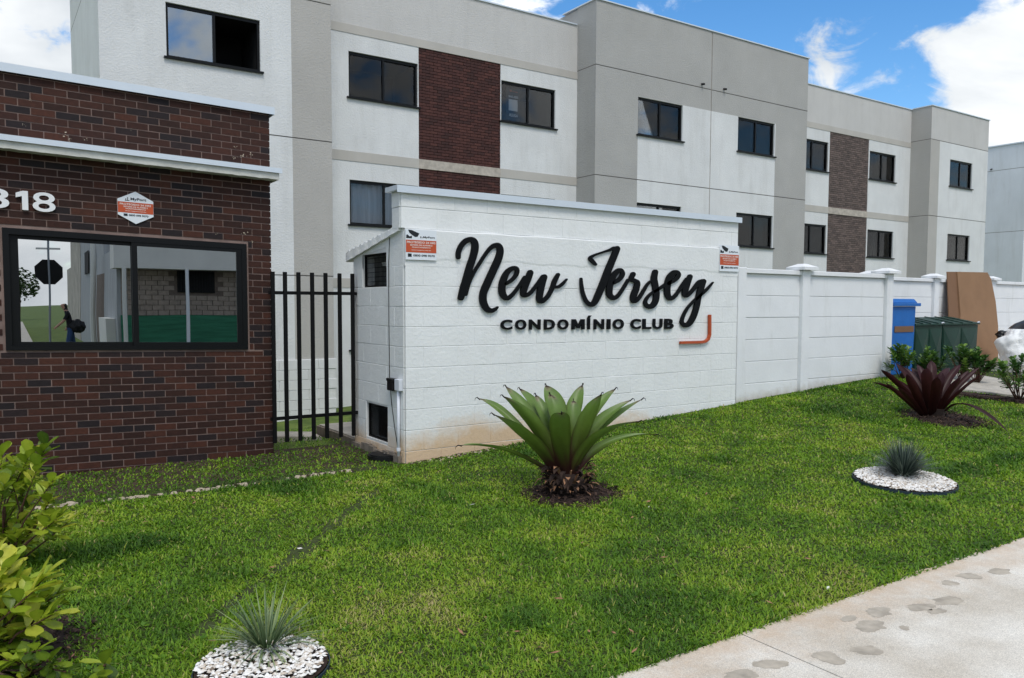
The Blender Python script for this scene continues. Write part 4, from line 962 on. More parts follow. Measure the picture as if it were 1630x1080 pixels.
# cardboard sheets leaning on the wall
def board(name, pl, label, mt, pix, Yb, Yt, th):
    # pix: outline in order; y interpolated by height between Yb (bottom) and Yt (top)
    pts = []
    for x, y in pix:
        Y = Yb
        for _ in range(8):
            p = onY(x, y, Y); t = min(1, max(0, (p.z-gB)/1.75)); Y = Yb+(Yt-Yb)*t
        pts.append(p)
    q = MB(); q.prism(pts, (0, th, 0), mt); return tag(q.build(name), label, 'cardboard')
board('cardboard_sheet', None, 'large brown cardboard sheet leaning against the white wall, its right edge curved', 'cardboard', [(1528, 590), (1589, 580), (1589, 520), (1585, 480), (1578, 445), (1572, 434), (1524, 433), (1529, 500)], 7.95, 8.3, .03)
board('cardboard_sheet', None, 'narrow darker cardboard piece standing at the left behind the big cardboard sheet', 'cardboard_dark', [(1518, 575), (1545, 575), (1530, 433), (1508, 433), (1511, 505)], 8.0, 8.33, .02)
# bags
def bagmesh(name, c, r, mt, label, cat, seed, sq=.8):
    q = MB(); n, m_ = 56, 34; vs_ = []
    for j in range(m_+1):
        ph = math.pi*j/m_-math.pi/2
        for i in range(n):
            th = 2*math.pi*i/n; d = Vector((math.cos(ph)*math.cos(th), math.cos(ph)*math.sin(th), math.sin(ph)))
            k = 1+.25*mnoise.noise(d*1.7+Vector((seed, 0, 0)))-.16*abs(mnoise.noise(d*3.4+Vector((seed, 2, 0))))-.06*abs(mnoise.noise(d*8+Vector((seed, 2, 0))))+.1
            p = Vector((d.x*r[0]*k, d.y*r[1]*k, max(-.72, d.z)*r[2]*k)); vs_.append(c+p)
    fs = [(j*n+i, j*n+(i+1) % n, (j+1)*n+(i+1) % n, (j+1)*n+i) for j in range(m_) for i in range(n)]
    q.mesh(vs_, fs, mt); return tag(q.build(name, smooth=True), label, cat)
cb = onY(1620, 545, 7.2); bagmesh('white_sack', Vector((cb.x+.15, 7.2, gB+.3)), (.5, .35, .42), 'bag_white', 'crumpled white plastic sack lying right of the cardboard', 'sack', 3.)
cb = onY(1600, 521, 7.6); bagmesh('black_bag', Vector((cb.x, 7.62, cb.z-.16)), (.17, .12, .09), 'bag_black', 'black bag showing behind the top of the white sack', 'bag', 9.)
cb = onY(1628, 518, 6.4); q = MB()
u_ = thing('black_umbrella', 'black dome shape at the right edge in front of the white sack', 'umbrella', (cb.x+.3, 6.4, gB))
n = 16; c = Vector((cb.x+.4, 6.4, cb.z-.02)); vs_ = [c+Vector((0, 0, .12))]
for j, (rr, zz) in enumerate(((.15, .1), (.28, .04), (.38, -.05))):
    for i in range(n): t = 2*math.pi*i/n; vs_.append(c+Vector((rr*math.cos(t), rr*math.sin(t), zz)))
fs = [(0, 1+i, 1+(i+1) % n) for i in range(n)]+[(1+j*n+i, 1+(j+1)*n+i, 1+(j+1)*n+(i+1) % n, 1+j*n+(i+1) % n) for j in range(2) for i in range(n)]
q.mesh(vs_, fs, 'bag_black'); q.build('canopy', u_, smooth=True)
q = MB(); q.tube([c+Vector((0, 0, .12)), Vector((c.x, c.y, gB))], .012, 'steel_black', 6); q.build('shaft', u_)

# ================================================================== PLANTS
def strap(q, ctrl, wmax, mt, cup=.25, n=16, t0=0., t1=1., wide=.5, up_=None, twist=0., tipw=.0, edge=False):
    """leaf blade along a bezier through base, mid, tip; w profile narrow base, broad middle, pointed tip"""
    a, b, c = [Vector(p) for p in ctrl]; b2 = b*2-(a+c)*.5; V = []; T = []; m_ = 7; sd_k = random.random()*90; wob = random.uniform(-.5, .5)
    for i in range(n+1):
        t = i/n; p = a*(1-t)**2+b2*2*t*(1-t)+c*t*t; d = ((b2-a)*(1-t)+(c-b2)*t).normalized()
        s = d.cross(Vector((0, 0, 1)))
        if s.length < .15: s = (rt if True else s)
        s = s.normalized()
        if up_ is not None: s = (s*(1-up_)+rt*up_ if s.dot(rt) > 0 else s*(1-up_)-rt*up_).normalized()
        nrm = s.cross(d).normalized()
        if nrm.z < 0 and up_ is None: nrm = -nrm
        wd_ = wmax*(.62+.38*math.sin(min(1, t/wide)*math.pi/2))*(1 if t < wide else max(tipw, 1-((t-wide)/(1-wide))**2.1)**.9)
        for k in range(m_):
            u = (k/(m_-1)-.5)*2; V.append(p+s*(u*wd_/2*(1+.07*mnoise.noise(Vector((t*7, u*3, sd_k))))+wob*wmax*.25*math.sin(t*3.1))+nrm*(cup*wd_*(abs(u)**1.6)*.5+wmax*.06*mnoise.noise(Vector((t*4, u*2, sd_k+5)))))
            tt_ = t0+(t1-t0)*t+.09*mnoise.noise(Vector((t*5, u*4, sd_k+9)))
            if edge and abs(u) > .9: tt_ = tt_*(.35+.6*t)
            T.append(min(1, max(0, tt_)) if t < .93 else t0+(t1-t0)*t)
    fs = [(i*m_+k, (i+1)*m_+k, (i+1)*m_+k+1, i*m_+k+1) for i in range(n) for k in range(m_-1)]
    q.mesh(V, fs, mt, T)
def mulch(c, r, n, name, label, cat='mulch', dens=1., flat=.03, parent=None):
    q = MB(); m_ = 20; vs_ = [(c[0], c[1], ground_z(c[0], c[1])+flat)]
    for i in range(m_):
        t = 2*math.pi*i/m_; rr = r*(.85+.25*mnoise.noise(Vector((c[0]+i*.7, 0, 0)))); x, y = c[0]+rr*math.cos(t), c[1]+rr*math.sin(t); vs_.append((x, y, ground_z(x, y)+.004))
    q.mesh(vs_, [(0, 1+i, 1+(i+1) % m_) for i in range(m_)], 'bark', .15)
    for i in range(n):
        t = random.random()*6.283; rr = r*math.sqrt(random.random())*1.08; x, y = c[0]+rr*math.cos(t), c[1]+rr*math.sin(t); z = ground_z(x, y)+flat*(1-rr/r)+.006
        l_, w_ = random.uniform(.02, .06), random.uniform(.006, .015); a = random.random()*6.283; tl = random.gauss(0, .35)
        d = Vector((math.cos(a)*math.cos(tl), math.sin(a)*math.cos(tl), math.sin(tl))); s = Vector((-math.sin(a), math.cos(a), random.gauss(0, .3))); p = Vector((x, y, z+abs(tl)*.01))
        q.mesh([p-d*l_/2-s*w_/2, p+d*l_/2-s*w_/2, p+d*l_/2+s*w_/2, p-d*l_/2+s*w_/2, p+Vector((0, 0, .006))], [(0, 1, 4), (1, 2, 4), (2, 3, 4), (3, 0, 4)], 'bark', random.random()**1.4)
    o = q.build(name, fix=False); o['kind'] = 'stuff'; o['label'] = label; return o
# --- green bromeliad
bc = on_ground(903, 786); D0 = (bc-EYE).dot(fw)
br = thing('bromeliad', 'large green bromeliad with broad arching leaves and brown tips in front of the name wall', 'plant', bc)
def zb(x, y): return (700+x*.2331, 590+y*.2331)
leaves = [ # base, mid, tip in the enlarged picture, depth of mid and tip relative to the base, width
 ((760, 640), (430, 545), (135, 515), -.05, -.1, 80, 'l'), ((730, 560), (470, 320), (262, 192), .1, .2, 72, 'b'), ((800, 620), (620, 480), (362, 298), -.2, -.38, 115, 'f'),
 ((800, 560), (640, 330), (450, 108), .12, .3, 95, 'b'), ((830, 600), (650, 380), (432, 176), -.05, -.1, 120, 'f'), ((820, 540), (700, 310), (545, 125), .2, .42, 90, 'b'),
 ((840, 560), (745, 350), (655, 166), .1, .2, 90, 'b'), ((860, 560), (800, 300), (725, 100), .15, .32, 130, 'b'), ((850, 590), (800, 350), (752, 162), .0, .06, 120, 'f'),
 ((855, 640), (838, 420), (832, 290), -.3, -.5, 130, 'f'), ((870, 560), (910, 300), (975, 98), .15, .3, 105, 'b'), ((880, 590), (905, 380), (912, 206), .04, .12, 100, 'b'),
 ((890, 600), (985, 370), (1105, 160), -.08, -.12, 120, 'f'), ((890, 560), (1040, 310), (1200, 125), .12, .28, 85, 'b'), ((900, 580), (1080, 370), (1310, 200), .05, .12, 95, 'b'), ((905, 590), (1090, 400), (1385, 195), .08, .2, 75, 'b'),
 ((890, 640), (1070, 470), (1368, 348), -.15, -.3, 100, 'f'), ((920, 640), (1150, 500), (1480, 440), .0, .02, 95, 'l')]
for i, (b0, m0, t0_, dm, dt, wz_, kd) in enumerate(leaves):
    q = MB(); B = atd(*zb(b0[0], b0[1]+(95 if kd == 'f' else 60)), D0+.02*math.copysign(1, dm)*abs(dm)); M_ = atd(*zb(*m0), D0+dm); T_ = atd(*zb(*t0_), D0+dt)
    k = .2331*D0/F; strap(q, (B, M_, T_), wz_*k*1.08, 'brom_green', cup=.34, n=20, t0=random.uniform(0, .1), t1=1., wide=random.uniform(.52, .66), up_=.72, edge=True)
    # drooping brown tip thread
    dd = (T_-M_).normalized(); q.tube([T_-dd*.02, T_+dd*.012+Vector((0, 0, .004)), T_+dd*.03-Vector((0, 0, .012)), T_+dd*.035-Vector((0, 0, .035))], [.006, .005, .003, .0012], 'brom_red', 5, 0.)
    q.build('leaf', br, smooth=True, fix=False)
q = MB(); n = 20; prof = [(.12, 0), (.15, .04), (.165, .08), (.15, .12), (.1, .15), (.05, .165), (.02, .17)]
vs_ = []
for rr, zz in prof:
    for i in range(n): t = 2*math.pi*i/n; r2 = rr*(1+.18*mnoise.noise(Vector((math.cos(t)*2, math.sin(t)*2, zz*9)))); vs_.append(bc+Vector((r2*math.cos(t), r2*math.sin(t), zz)))
q.mesh(vs_, [(j*n+i, j*n+(i+1) % n, (j+1)*n+(i+1) % n, (j+1)*n+i) for j in range(len(prof)-1) for i in range(n)], 'bark', .1); q.build('stem_base', br, smooth=True, fix=False)
q = MB()
for i in range(230):
    t = random.random()*6.283; zz = random.uniform(.0, .24); r2 = .14+.04*math.sin(zz/.3*3.1); p = bc+Vector((r2*math.cos(t), r2*math.sin(t), zz)); o_d = Vector((math.cos(t), math.sin(t), random.uniform(-.3, 1.2))).normalized()
    l_ = random.uniform(.04, .11); strap(q, (p-o_d*.02, p+o_d*l_*.5+Vector((0, 0, .01)), p+o_d*l_-Vector((0, 0, random.uniform(0, .04)))), random.uniform(.015, .05), 'brom_dead' if random.random() < .22 else 'bark', n=3, t0=random.random()*.5, t1=random.random()*.7, wide=.4)
tag(q.build('dead_leaf_base', br, fix=False), kind='stuff')
mulch((bc.x+.03, bc.y-.02), .4, 900, 'bark_mulch', 'brown bark mulch ring under the green bromeliad')
# --- burgundy bromeliad
rc = on_ground(1488, 664); D1 = (rc-EYE).dot(fw)
rb = thing('bromeliad', 'burgundy bromeliad with dark strap leaves near the bins, one leaf fallen to the side', 'plant', rc)
def zr(x, y): return (1330+x*.3055, 480+y*.3055)
for b0, m0, t0_, dm, dt, wz_ in (((470, 570), (350, 455), (243, 360), -.1, -.15, 55), ((450, 580), (340, 490), (196, 424), -.05, -.1, 55), ((480, 560), (405, 440), (318, 328), .05, .12, 60), ((490, 560), (425, 430), (345, 345), .1, .25, 50), ((495, 560), (465, 440), (428, 335), .15, .3, 60),
        ((505, 560), (503, 430), (500, 315), .15, .32, 72), ((500, 580), (490, 460), (478, 352), -.1, -.15, 78), ((520, 580), (525, 470), (548, 372), -.05, -.05, 66), ((525, 560), (575, 440), (645, 335), .1, .22, 60), ((530, 570), (620, 460), (742, 350), .0, .05, 48), ((535, 580), (640, 480), (770, 382), -.1, -.15, 46), ((470, 585), (430, 500), (375, 385), -.2, -.3, 60),
        ((520, 590), (580, 500), (650, 400), -.2, -.32, 60), ((500, 590), (515, 500), (530, 400), -.28, -.45, 66), ((460, 585), (400, 530), (330, 450), -.22, -.38, 50), ((495, 560), (450, 440), (395, 350), .2, .38, 55), ((510, 560), (545, 430), (590, 350), .2, .38, 55), ((530, 575), (600, 470), (690, 365), .12, .22, 46), ((480, 575), (400, 480), (290, 400), .02, .05, 46), ((525, 585), (600, 520), (690, 440), -.15, -.25, 44), ((470, 588), (380, 530), (270, 430), -.15, -.2, 44)):
    q = MB(); B = atd(*zr(b0[0]+(b0[0]-500)*-.2, b0[1]+28), D1); M_ = atd(*zr(*m0), D1+dm); T_ = atd(*zr(*t0_), D1+dt); T_ = T_+(T_-M_)*.06; strap(q, (B, M_, T_), wz_*.74*.3055*D1/F, 'brom_red', cup=.35, n=14, t0=random.uniform(0, .1), t1=random.uniform(.75, 1.), wide=.76, up_=.75); q.build('leaf', rb, smooth=True, fix=False)
q = MB(); A_, B_, C_ = atd(*zr(575, 572), D1-.1), atd(*zr(700, 570), D1-.35), atd(*zr(905, 686), D1-.75)
strap(q, (A_, B_+Vector((0, 0, .06)), C_), 38*.3055*D1/F, 'brom_red', cup=.3, n=16, t0=.7, t1=.3, wide=.6, up_=.3); tag(q.build('fallen_leaf', rb, smooth=True, fix=False), 'withered leaf lying out to the right')
q = MB(); q.tube([rc-Vector((0, 0, .02)), rc+Vector((0, 0, .1)), rc+Vector((0, 0, .16))], [.09, .1, .04], 'bark', 14, .0); q.build('stem_base', rb)
mulch((rc.x+.0, rc.y-.1), .5, 900, 'bark_mulch', 'dark bark mulch ring under the burgundy bromeliad')
# --- yucca planters
def planter(px_, py_, R_, nbl, Lb, mt, label, seed, spread, cpx, cpy):
    c = on_ground(px_, py_); t = thing('planter_ring', label, 'plant', c)
    tx, ty = (ground_z(c.x+.3, c.y)-ground_z(c.x-.3, c.y))/.6, (ground_z(c.x, c.y+.3)-ground_z(c.x, c.y-.3))/.6
    G = lambda x, y: c.z+tx*(x-c.x)+ty*(y-c.y)
    q = MB(); n = 48; V = []
    for r_, z_ in ((R_, -.03), (R_, .03 if mt != 'yucca' else .018), (R_-.005, .03 if mt != 'yucca' else .018), (R_-.005, -.03)):
        for i in range(n): a = 2*math.pi*i/n; x, y = c.x+r_*math.cos(a), c.y+r_*math.sin(a); V.append((x, y, G(x, y)+z_))
    q.mesh(V, [(j*n+i, j*n+(i+1) % n, (j+1)*n+(i+1) % n, (j+1)*n+i) for j in range(3) for i in range(n)], 'rim_blue'); q.build('rim', t, fix=False)
    q = MB(); V = [(c.x, c.y, G(c.x, c.y)+.03)]+[(c.x+(R_-.01)*math.cos(2*math.pi*i/n), c.y+(R_-.01)*math.sin(2*math.pi*i/n), G(c.x+(R_-.01)*math.cos(2*math.pi*i/n), c.y+(R_-.01)*math.sin(2*math.pi*i/n))+.022) for i in range(n)]
    q.mesh(V, [(0, 1+i, 1+(i+1) % n) for i in range(n)], 'bark', .3)
    ico = [(0, 0, 1), (.9, 0, .2), (.2, .85, .1), (-.75, .5, .2), (-.7, -.55, .1), (.25, -.85, .2), (0, 0, -.6)]; icf = [(0, 1, 2), (0, 2, 3), (0, 3, 4), (0, 4, 5), (0, 5, 1), (6, 2, 1), (6, 3, 2), (6, 4, 3), (6, 5, 4), (6, 1, 5)]
    for i in range(int((2300 if mt == 'yucca' else 3300)*R_*R_/.16)):
        a = random.random()*6.283; rr = (R_-.02)*math.sqrt(random.random()); x, y = c.x+rr*math.cos(a), c.y+rr*math.sin(a); s = random.uniform(.007, .0155); z = G(x, y)+.032+random.uniform(0, .012)
        k = random.random()*6.283; ck, sk = math.cos(k), math.sin(k); e1, e2, e3 = s*random.uniform(.9, 1.6), s*random.uniform(.6, 1.), s*random.uniform(.5, .9); tn = random.random()**.75
        q.mesh([(x+(p[0]*e1*ck-p[1]*e2*sk), y+(p[0]*e1*sk+p[1]*e2*ck), z+p[2]*e3) for p in ico], icf, 'pebble', tn)
    tag(q.build('white_pebble', t, fix=False), kind='stuff')
    cc = on_ground(cpx, cpy); q = MB()
    for i in range(nbl):
        a = random.random()*6.283; el = spread[0]+(spread[1]-spread[0])*random.random(); L_ = Lb*random.uniform(.7, 1.1); b = cc+Vector((.03*math.cos(a), .03*math.sin(a), .03))
        d = Vector((math.cos(a)*math.cos(el), math.sin(a)*math.cos(el), math.sin(el))); tip = b+d*L_-Vector((0, 0, L_*.1*math.cos(el))); mid = b+d*L_*.5+Vector((0, 0, L_*.03)); s = d.cross(Vector((0, 0, 1))).normalized()*random.uniform(.0028, .0052)*(1 if mt == 'yucca' else .9)
        tn = random.random(); q.mesh([b-s*1.3, b+s*1.3, mid+s, mid-s, tip], [(0, 1, 2, 3), (3, 2, 4)], mt, [tn*.6, tn*.6, tn, tn, min(1, tn*1.2)])
        if i % 3 == 0:
            for j in range(2):
                p = b+(tip-b)*random.uniform(.5, .95); cdir = Vector((random.gauss(0, 1), random.gauss(0, 1), random.gauss(0, .7))).normalized()*.03; q.mesh([p, p+cdir*.5+Vector((.0012, 0, 0)), p+cdir], [(0, 1, 2)], mt, 1.)
    tag(q.build('blade', t, fix=False), kind='stuff')
    return c
P1 = planter(418, 1066, .29, 190, .3, 'yucca', 'grey green yucca tuft in white pebble ring at the bottom of the photo', 1, (-.12, 1.15), 425, 1040)
P2 = planter(1439, 769, .42, 600, .36, 'yucca_dark', 'dark blue grey yucca tuft in a white pebble ring on the right lawn', 2, (.25, 1.45), 1437, 764)

# --- shrubs: stems with whorls of obovate leaves
lv_cache = {}
def leaf_mesh(mt, tn, L_):
    key = (mt, tn, L_)
    if key not in lv_cache:
        V = []; T = []; n = 6
        for i in range(n+1):
            t = i/n; wd_ = L_*.3*math.sin(math.pi*min(1, (t*.95+.02))**1.8)**.5 if 0 < i < n else L_*.025
            for u in (-1, 0, 1): V.append((L_*t, u*wd_, -.18*L_*t*t+abs(u)*L_*.07)); T.append(min(1, tn+.08*(u == 0)))
        lv_cache[key] = plain_mesh('leaf', V, [(i*3+k, (i+1)*3+k, (i+1)*3+k+1, i*3+k+1) for i in range(n) for k in (0, 1)], mt, T, smooth=True)
    return lv_cache[key]
def leaf_at(q, parent, p, d, L_, mt, tn, joined):
    tn = round(max(0, min(1, tn))*12)/12; me = leaf_mesh(mt, tn, 1.)
    d = d.normalized(); qt = d.to_track_quat('X', 'Z')
    if joined:
        M4 = qt.to_matrix(); n = len(q.v); q.mesh([p+M4@(v.co*L_) for v in me.vertices], [tuple(f.vertices) for f in me.polygons], mt, tn)
    else:
        o = inst('leaf', me, p, parent, rot=qt.to_euler(), scale=(L_,)*3)
def shrub(name, label, base, shoots, L_, mt, joined, tone0=.5, group=None, whorl=(7, 10)):
    t = thing(name, label, 'shrub', base, group); q = MB(); st = MB()
    for (tip, tn) in shoots:
        tip = Vector(tip); mid = (Vector(base)+tip)*.5+Vector((random.gauss(0, .03), random.gauss(0, .03), .03)); st.tube([Vector(base)+Vector((random.gauss(0, .02), random.gauss(0, .02), 0)), mid, tip], [.007, .005, .003], 'stem', 5)
        d0 = (tip-mid).normalized(); k = random.randint(*whorl)
        for i in range(k):
            a = i*2.4; f = i/k; p = tip-d0*(1-f)*L_*1.4; s = d0.cross(Vector((.3, .2, .9))).normalized(); s2 = d0.cross(s)
            dd = (s*math.cos(a)+s2*math.sin(a))*(1-.55*f)+d0*(.35+.8*f)+Vector((0, 0, .15))
            leaf_at(q, t, p, dd, L_*random.uniform(.65, 1.05), mt, tn+random.gauss(0, .2)+.15*f, joined)
    st.build('stem', t, smooth=True, fix=False)
    if joined: tag(q.build('foliage', t, smooth=True, fix=False), kind='stuff')
    return t
def sh(px_, py_, d): return atd(px_, py_, d)
# left edge shrubs (each leaf a part)
b1 = on_ground(5, 905); db = (b1-EYE).dot(fw)
def shoots(lst, d, jit, tn): return [(sh(x, y, d+random.uniform(-jit, jit)), tn+random.gauss(0, .12)) for x, y in lst]
random.seed(11)
shrub('leafy_shrub', 'upper of the yellow green shrubs at the left edge, in front of the bricks', b1, shoots([(72, 712), (48, 722), (20, 735), (5, 720), (35, 750), (60, 745), (85, 765), (8, 770), (25, 790), (50, 795), (78, 800), (90, 828), (100, 818), (60, 830), (35, 825), (10, 815), (5, 850), (30, 850), (55, 860), (45, 770), (15, 755), (-15, 740), (-20, 780), (-15, 830), (108, 832)], db, .22, .5), .112, 'leaf_shrub', False, whorl=(11, 15))
b2 = on_ground(-20, 1060); db2 = (b2-EYE).dot(fw)
shrub('leafy_shrub', 'lower of the yellow green shrubs at the left edge, with the biggest leaves', b2, shoots([(75, 915), (102, 940), (60, 935), (30, 930), (8, 905), (-10, 930), (15, 955), (45, 962), (75, 965), (90, 975), (55, 990), (25, 985), (0, 990), (35, 1010), (10, 1020), (-20, 960), (20, 890), (-5, 880)], db2+.05, .14, .58), .125, 'leaf_shrub', False, whorl=(11, 15))
b3 = on_ground(40, 1078)
shrub('leafy_sprout', 'low green sprout at the bottom left corner beneath the big shrub', b3, shoots([(65, 1035), (45, 1048), (90, 1062), (20, 1060), (5, 1050), (105, 1070)], (b3-EYE).dot(fw)-.1, .06, .35), .095, 'leaf_shrub', False, whorl=(6, 8))
b4 = on_ground(165, 1092)
shrub('leafy_sprout', 'small green sprout on the lawn near the bottom left corner', b4, shoots([(165, 1060), (158, 1072)], (b4-EYE).dot(fw)-.05, .03, .35), .1, 'leaf_shrub', False, whorl=(4, 5))
random.seed(12)
# right hand shrubs by the path
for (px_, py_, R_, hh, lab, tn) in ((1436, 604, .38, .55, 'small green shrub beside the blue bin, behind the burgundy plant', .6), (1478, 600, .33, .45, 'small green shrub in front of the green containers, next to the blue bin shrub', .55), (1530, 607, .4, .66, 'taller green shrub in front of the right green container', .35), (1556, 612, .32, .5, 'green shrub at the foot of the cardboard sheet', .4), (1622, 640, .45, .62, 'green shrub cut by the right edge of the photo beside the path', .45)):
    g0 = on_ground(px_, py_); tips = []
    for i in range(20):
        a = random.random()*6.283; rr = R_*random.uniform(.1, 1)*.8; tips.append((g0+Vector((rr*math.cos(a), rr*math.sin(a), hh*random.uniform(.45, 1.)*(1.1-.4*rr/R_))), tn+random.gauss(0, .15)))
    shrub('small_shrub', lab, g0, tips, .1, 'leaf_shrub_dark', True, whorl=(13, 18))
# mulch strips
mulch((-.15, 4.3), .55, 900, 'bark_mulch', 'dark bark mulch under the shrubs at the left edge', flat=.02)
q = MB()
bl_ = [on_ground(*p) for p in ((1480, 626), (1543, 631), (1630, 641), (1740, 660))]
for i in range(1500):
    t = random.random()*3; k_ = min(int(t), 2); pb = bl_[k_].lerp(bl_[k_+1], t-k_); x = pb.x+random.gauss(0, .06); y = pb.y+random.gauss(0, .1); z = ground_z(x, y)+.012
    s = random.uniform(.015, .04); q.box((x-s, y-s*.5, z-.015), (x+s, y+s*.5, z+random.uniform(.005, .03)), 'bark', random.random()**1.5)
tag(q.build('bark_mulch', fix=False), 'strip of dark bark along the lawn side of the garden path', kind='stuff')

# ================================================================== GRASS
def vnoise(x, y, s, seed):
    r = np.random.default_rng(seed); G = r.random((256, 256)); u = x*s+100.37; v = y*s+77.13
    i = np.floor(u).astype(int); j = np.floor(v).astype(int); fu = u-i; fv = v-j; fu = fu*fu*(3-2*fu); fv = fv*fv*(3-2*fv)
    g = lambda a, b: G[a % 256, b % 256]
    return (g(i, j)*(1-fu)+g(i+1, j)*fu)*(1-fv)+(g(i, j+1)*(1-fu)+g(i+1, j+1)*fu)*fv
def gz_np(x, y): 
    z = np.minimum(.46, np.maximum(0, (x-3.4)*.057))*np.clip((y-2.6)/4.2, 0, 1)
    t = np.clip((y-8.6)/5.9, 0, 1); return np.where(y > 8.4, z-.75*t*t*(3-2*t), z)
X, Y = [], []
def scatter(x0, x1, y0, y1, n):
    X.append(rng.uniform(x0, x1, n)); Y.append(rng.uniform(y0, y1, n))
scatter(-1.2, 13, 2.5, 7.12, 780000); scatter(-.6, 3.45, 7.1, 8.4, 26000); scatter(2.3, 8, 8.42, 14, 30000); scatter(8.4, 12.1, 7.0, 7.12, 2500); scatter(12.4, 17, 3, 8.3, 60000)
X = np.concatenate(X); Y = np.concatenate(Y)
d = np.sqrt(X**2+Y**2+2.2); dens_ = np.clip((4.2/d)**1.35, 0, 1)*np.where(Y > 7.12, 1.5, 1.)
mod = vnoise(X, Y, 1.1, 1)*.5+vnoise(X, Y, 3.3, 2)*.3+vnoise(X, Y, 9, 3)*.2
keep = rng.random(len(X)) < dens_*(.55+.7*mod)
ang = np.arctan2(X*rt.x+Y*rt.y, X*fw.x+Y*fw.y); keep &= (np.abs(ang) < .78)
def cut(cx, cy, r, ragged=.12):
    global keep
    rr = np.hypot(X-cx, Y-cy); keep &= rr > r*(1+ragged*(rng.random(len(X))-.6))
cut(P1.x, P1.y, .29, .02); cut(P2.x, P2.y, .42, .02); cut(bc.x+.03, bc.y-.02, .38, .4); cut(rc.x, rc.y-.1, .46, .4); cut(-.15, 4.3, .52, .3)
keep &= ~((Y > 7.02) & (Y < 7.17) & (X < 3.2) & (rng.random(len(X)) < .85))
keep &= ~((Y > 7.17) & (Y < 8.44) & (rng.random(len(X)) < .35*(vnoise(X, Y, 2.2, 8) > .4)+.15))
keep &= ~((X > 3.48) & (Y > 8.4) & (Y < 9.75)); yp_ = 10.35-(X-2.1)*.70; keep &= ~((Y > yp_-.02) & (Y < yp_+.46) & (X < 3.52) & (Y > 9))
keep &= ~((X > 3.46) & (Y > 7.09) & (X < 8.4) & (Y < 8.45)); pass
def inpoly(pl):
    ins = np.zeros(len(X), bool); n_ = len(pl)
    for i in range(n_):
        (x1, y1), (x2, y2) = pl[i], pl[(i+1) % n_]
        if y1 == y2: continue
        c_ = ((y1 > Y) != (y2 > Y)) & (X < (x2-x1)*(Y-y1)/(y2-y1)+x1); ins ^= c_
    return ins
keep &= ~inpoly(PATH); keep &= ~inpoly(YARD)
# worn track across the lawn
a_ = np.array([2.65, 6.09]); b_ = np.array([.92, 4.08]); ab = b_-a_; tt = ((X-a_[0])*ab[0]+(Y-a_[1])*ab[1])/(ab@ab); dd_ = np.abs((X-a_[0])*(-ab[1])+(Y-a_[1])*ab[0])/np.hypot(*ab)
dd_ = dd_+.05*(vnoise(X, Y, 4, 12)-.5)
keep &= ~((tt > -.1) & (tt < 1.1) & (dd_ < .095*(vnoise(X, Y, 5, 13)-.12)) & (rng.random(len(X)) < .82))
X, Y = X[keep], Y[keep]; n = len(X); Z = gz_np(X, Y); d = np.sqrt(X**2+Y**2+2.2)
lush = vnoise(X, Y, .9, 21)*.55+vnoise(X, Y, 2.6, 22)*.3+vnoise(X, Y, 7, 23)*.15
tuft = vnoise(X, Y, 2.1, 31); tuft = np.clip((tuft-.72)/.2, 0, 1)
Ln = rng.uniform(.018, .042, n)*(.7+.6*lush)*(1+.7*tuft); Ln[Y < 2.62] *= 1.1
edge = (Y < 2.6); az = rng.random(n)*6.283+0*X; lean = np.clip(rng.normal(1.1, .36, n), .1, 1.5)
wd_ = (.0019+.0009*rng.random(n))*np.clip(d/4.2, 1, 2.2)*1.15
dx, dy = np.cos(az), np.sin(az); sx, sy = -dy, dx
bent = rng.uniform(.5, 1.3, n)
m1x = Ln*.5*np.sin(lean*.6); m1z = Ln*.5*np.cos(lean*.6); l2 = np.minimum(lean*bent+.35, 1.75)
tx_, tz_ = m1x+Ln*.55*np.sin(l2), m1z+Ln*.55*np.cos(l2)
z0 = Z-.004
V = np.empty((n, 5, 3))
V[:, 0] = np.stack([X-sx*wd_, Y-sy*wd_, z0], 1); V[:, 1] = np.stack([X+sx*wd_, Y+sy*wd_, z0], 1)
V[:, 2] = np.stack([X+dx*m1x+sx*wd_*1.1, Y+dy*m1x+sy*wd_*1.1, z0+m1z], 1); V[:, 3] = np.stack([X+dx*m1x-sx*wd_*1.1, Y+dy*m1x-sy*wd_*1.1, z0+m1z], 1)
V[:, 4] = np.stack([X+dx*tx_, Y+dy*tx_, z0+np.maximum(.003, tz_)], 1)
dry = vnoise(X, Y, 1.6, 41)*.5+vnoise(X, Y, 5, 42)*.5
tn = .5+.34*(dry-.5)*2-.28*tuft-.24*(lush-.5)*2+rng.normal(0, .125, n)
tn = np.where(rng.random(n) < .03+.05*(dry > .66), rng.uniform(.8, 1., n), tn); tn = np.where(Y > 7.1, tn-.15, tn)
tn = np.clip(tn, 0, 1)
me = bpy.data.meshes.new('grass'); me.vertices.add(n*5); me.vertices.foreach_set('co', V.reshape(-1)); me.loops.add(n*7); me.polygons.add(n*2)
o5 = np.arange(n)*5; lp = np.stack([o5, o5+1, o5+2, o5+3, o5+3, o5+2, o5+4], 1).reshape(-1); me.loops.foreach_set('vertex_index', lp.astype(np.int32))
ls = np.stack([np.arange(n)*7, np.arange(n)*7+4], 1).reshape(-1); me.polygons.foreach_set('loop_start', ls.astype(np.int32)); 
try: me.polygons.foreach_set('loop_total', np.tile([4, 3], n).astype(np.int32))
except Exception: pass
me.update(calc_edges=True); at_ = me.attributes.new('tone', 'FLOAT', 'POINT'); at_.data.foreach_set('value', np.repeat(tn, 5).astype(np.float32)); me.materials.append(MAT['grass'])
go = bpy.data.objects.new('grass', me); COL.objects.link(go); tag(go, 'short green lawn grass with a few dry blades', kind='stuff')
print('grass blades', n)

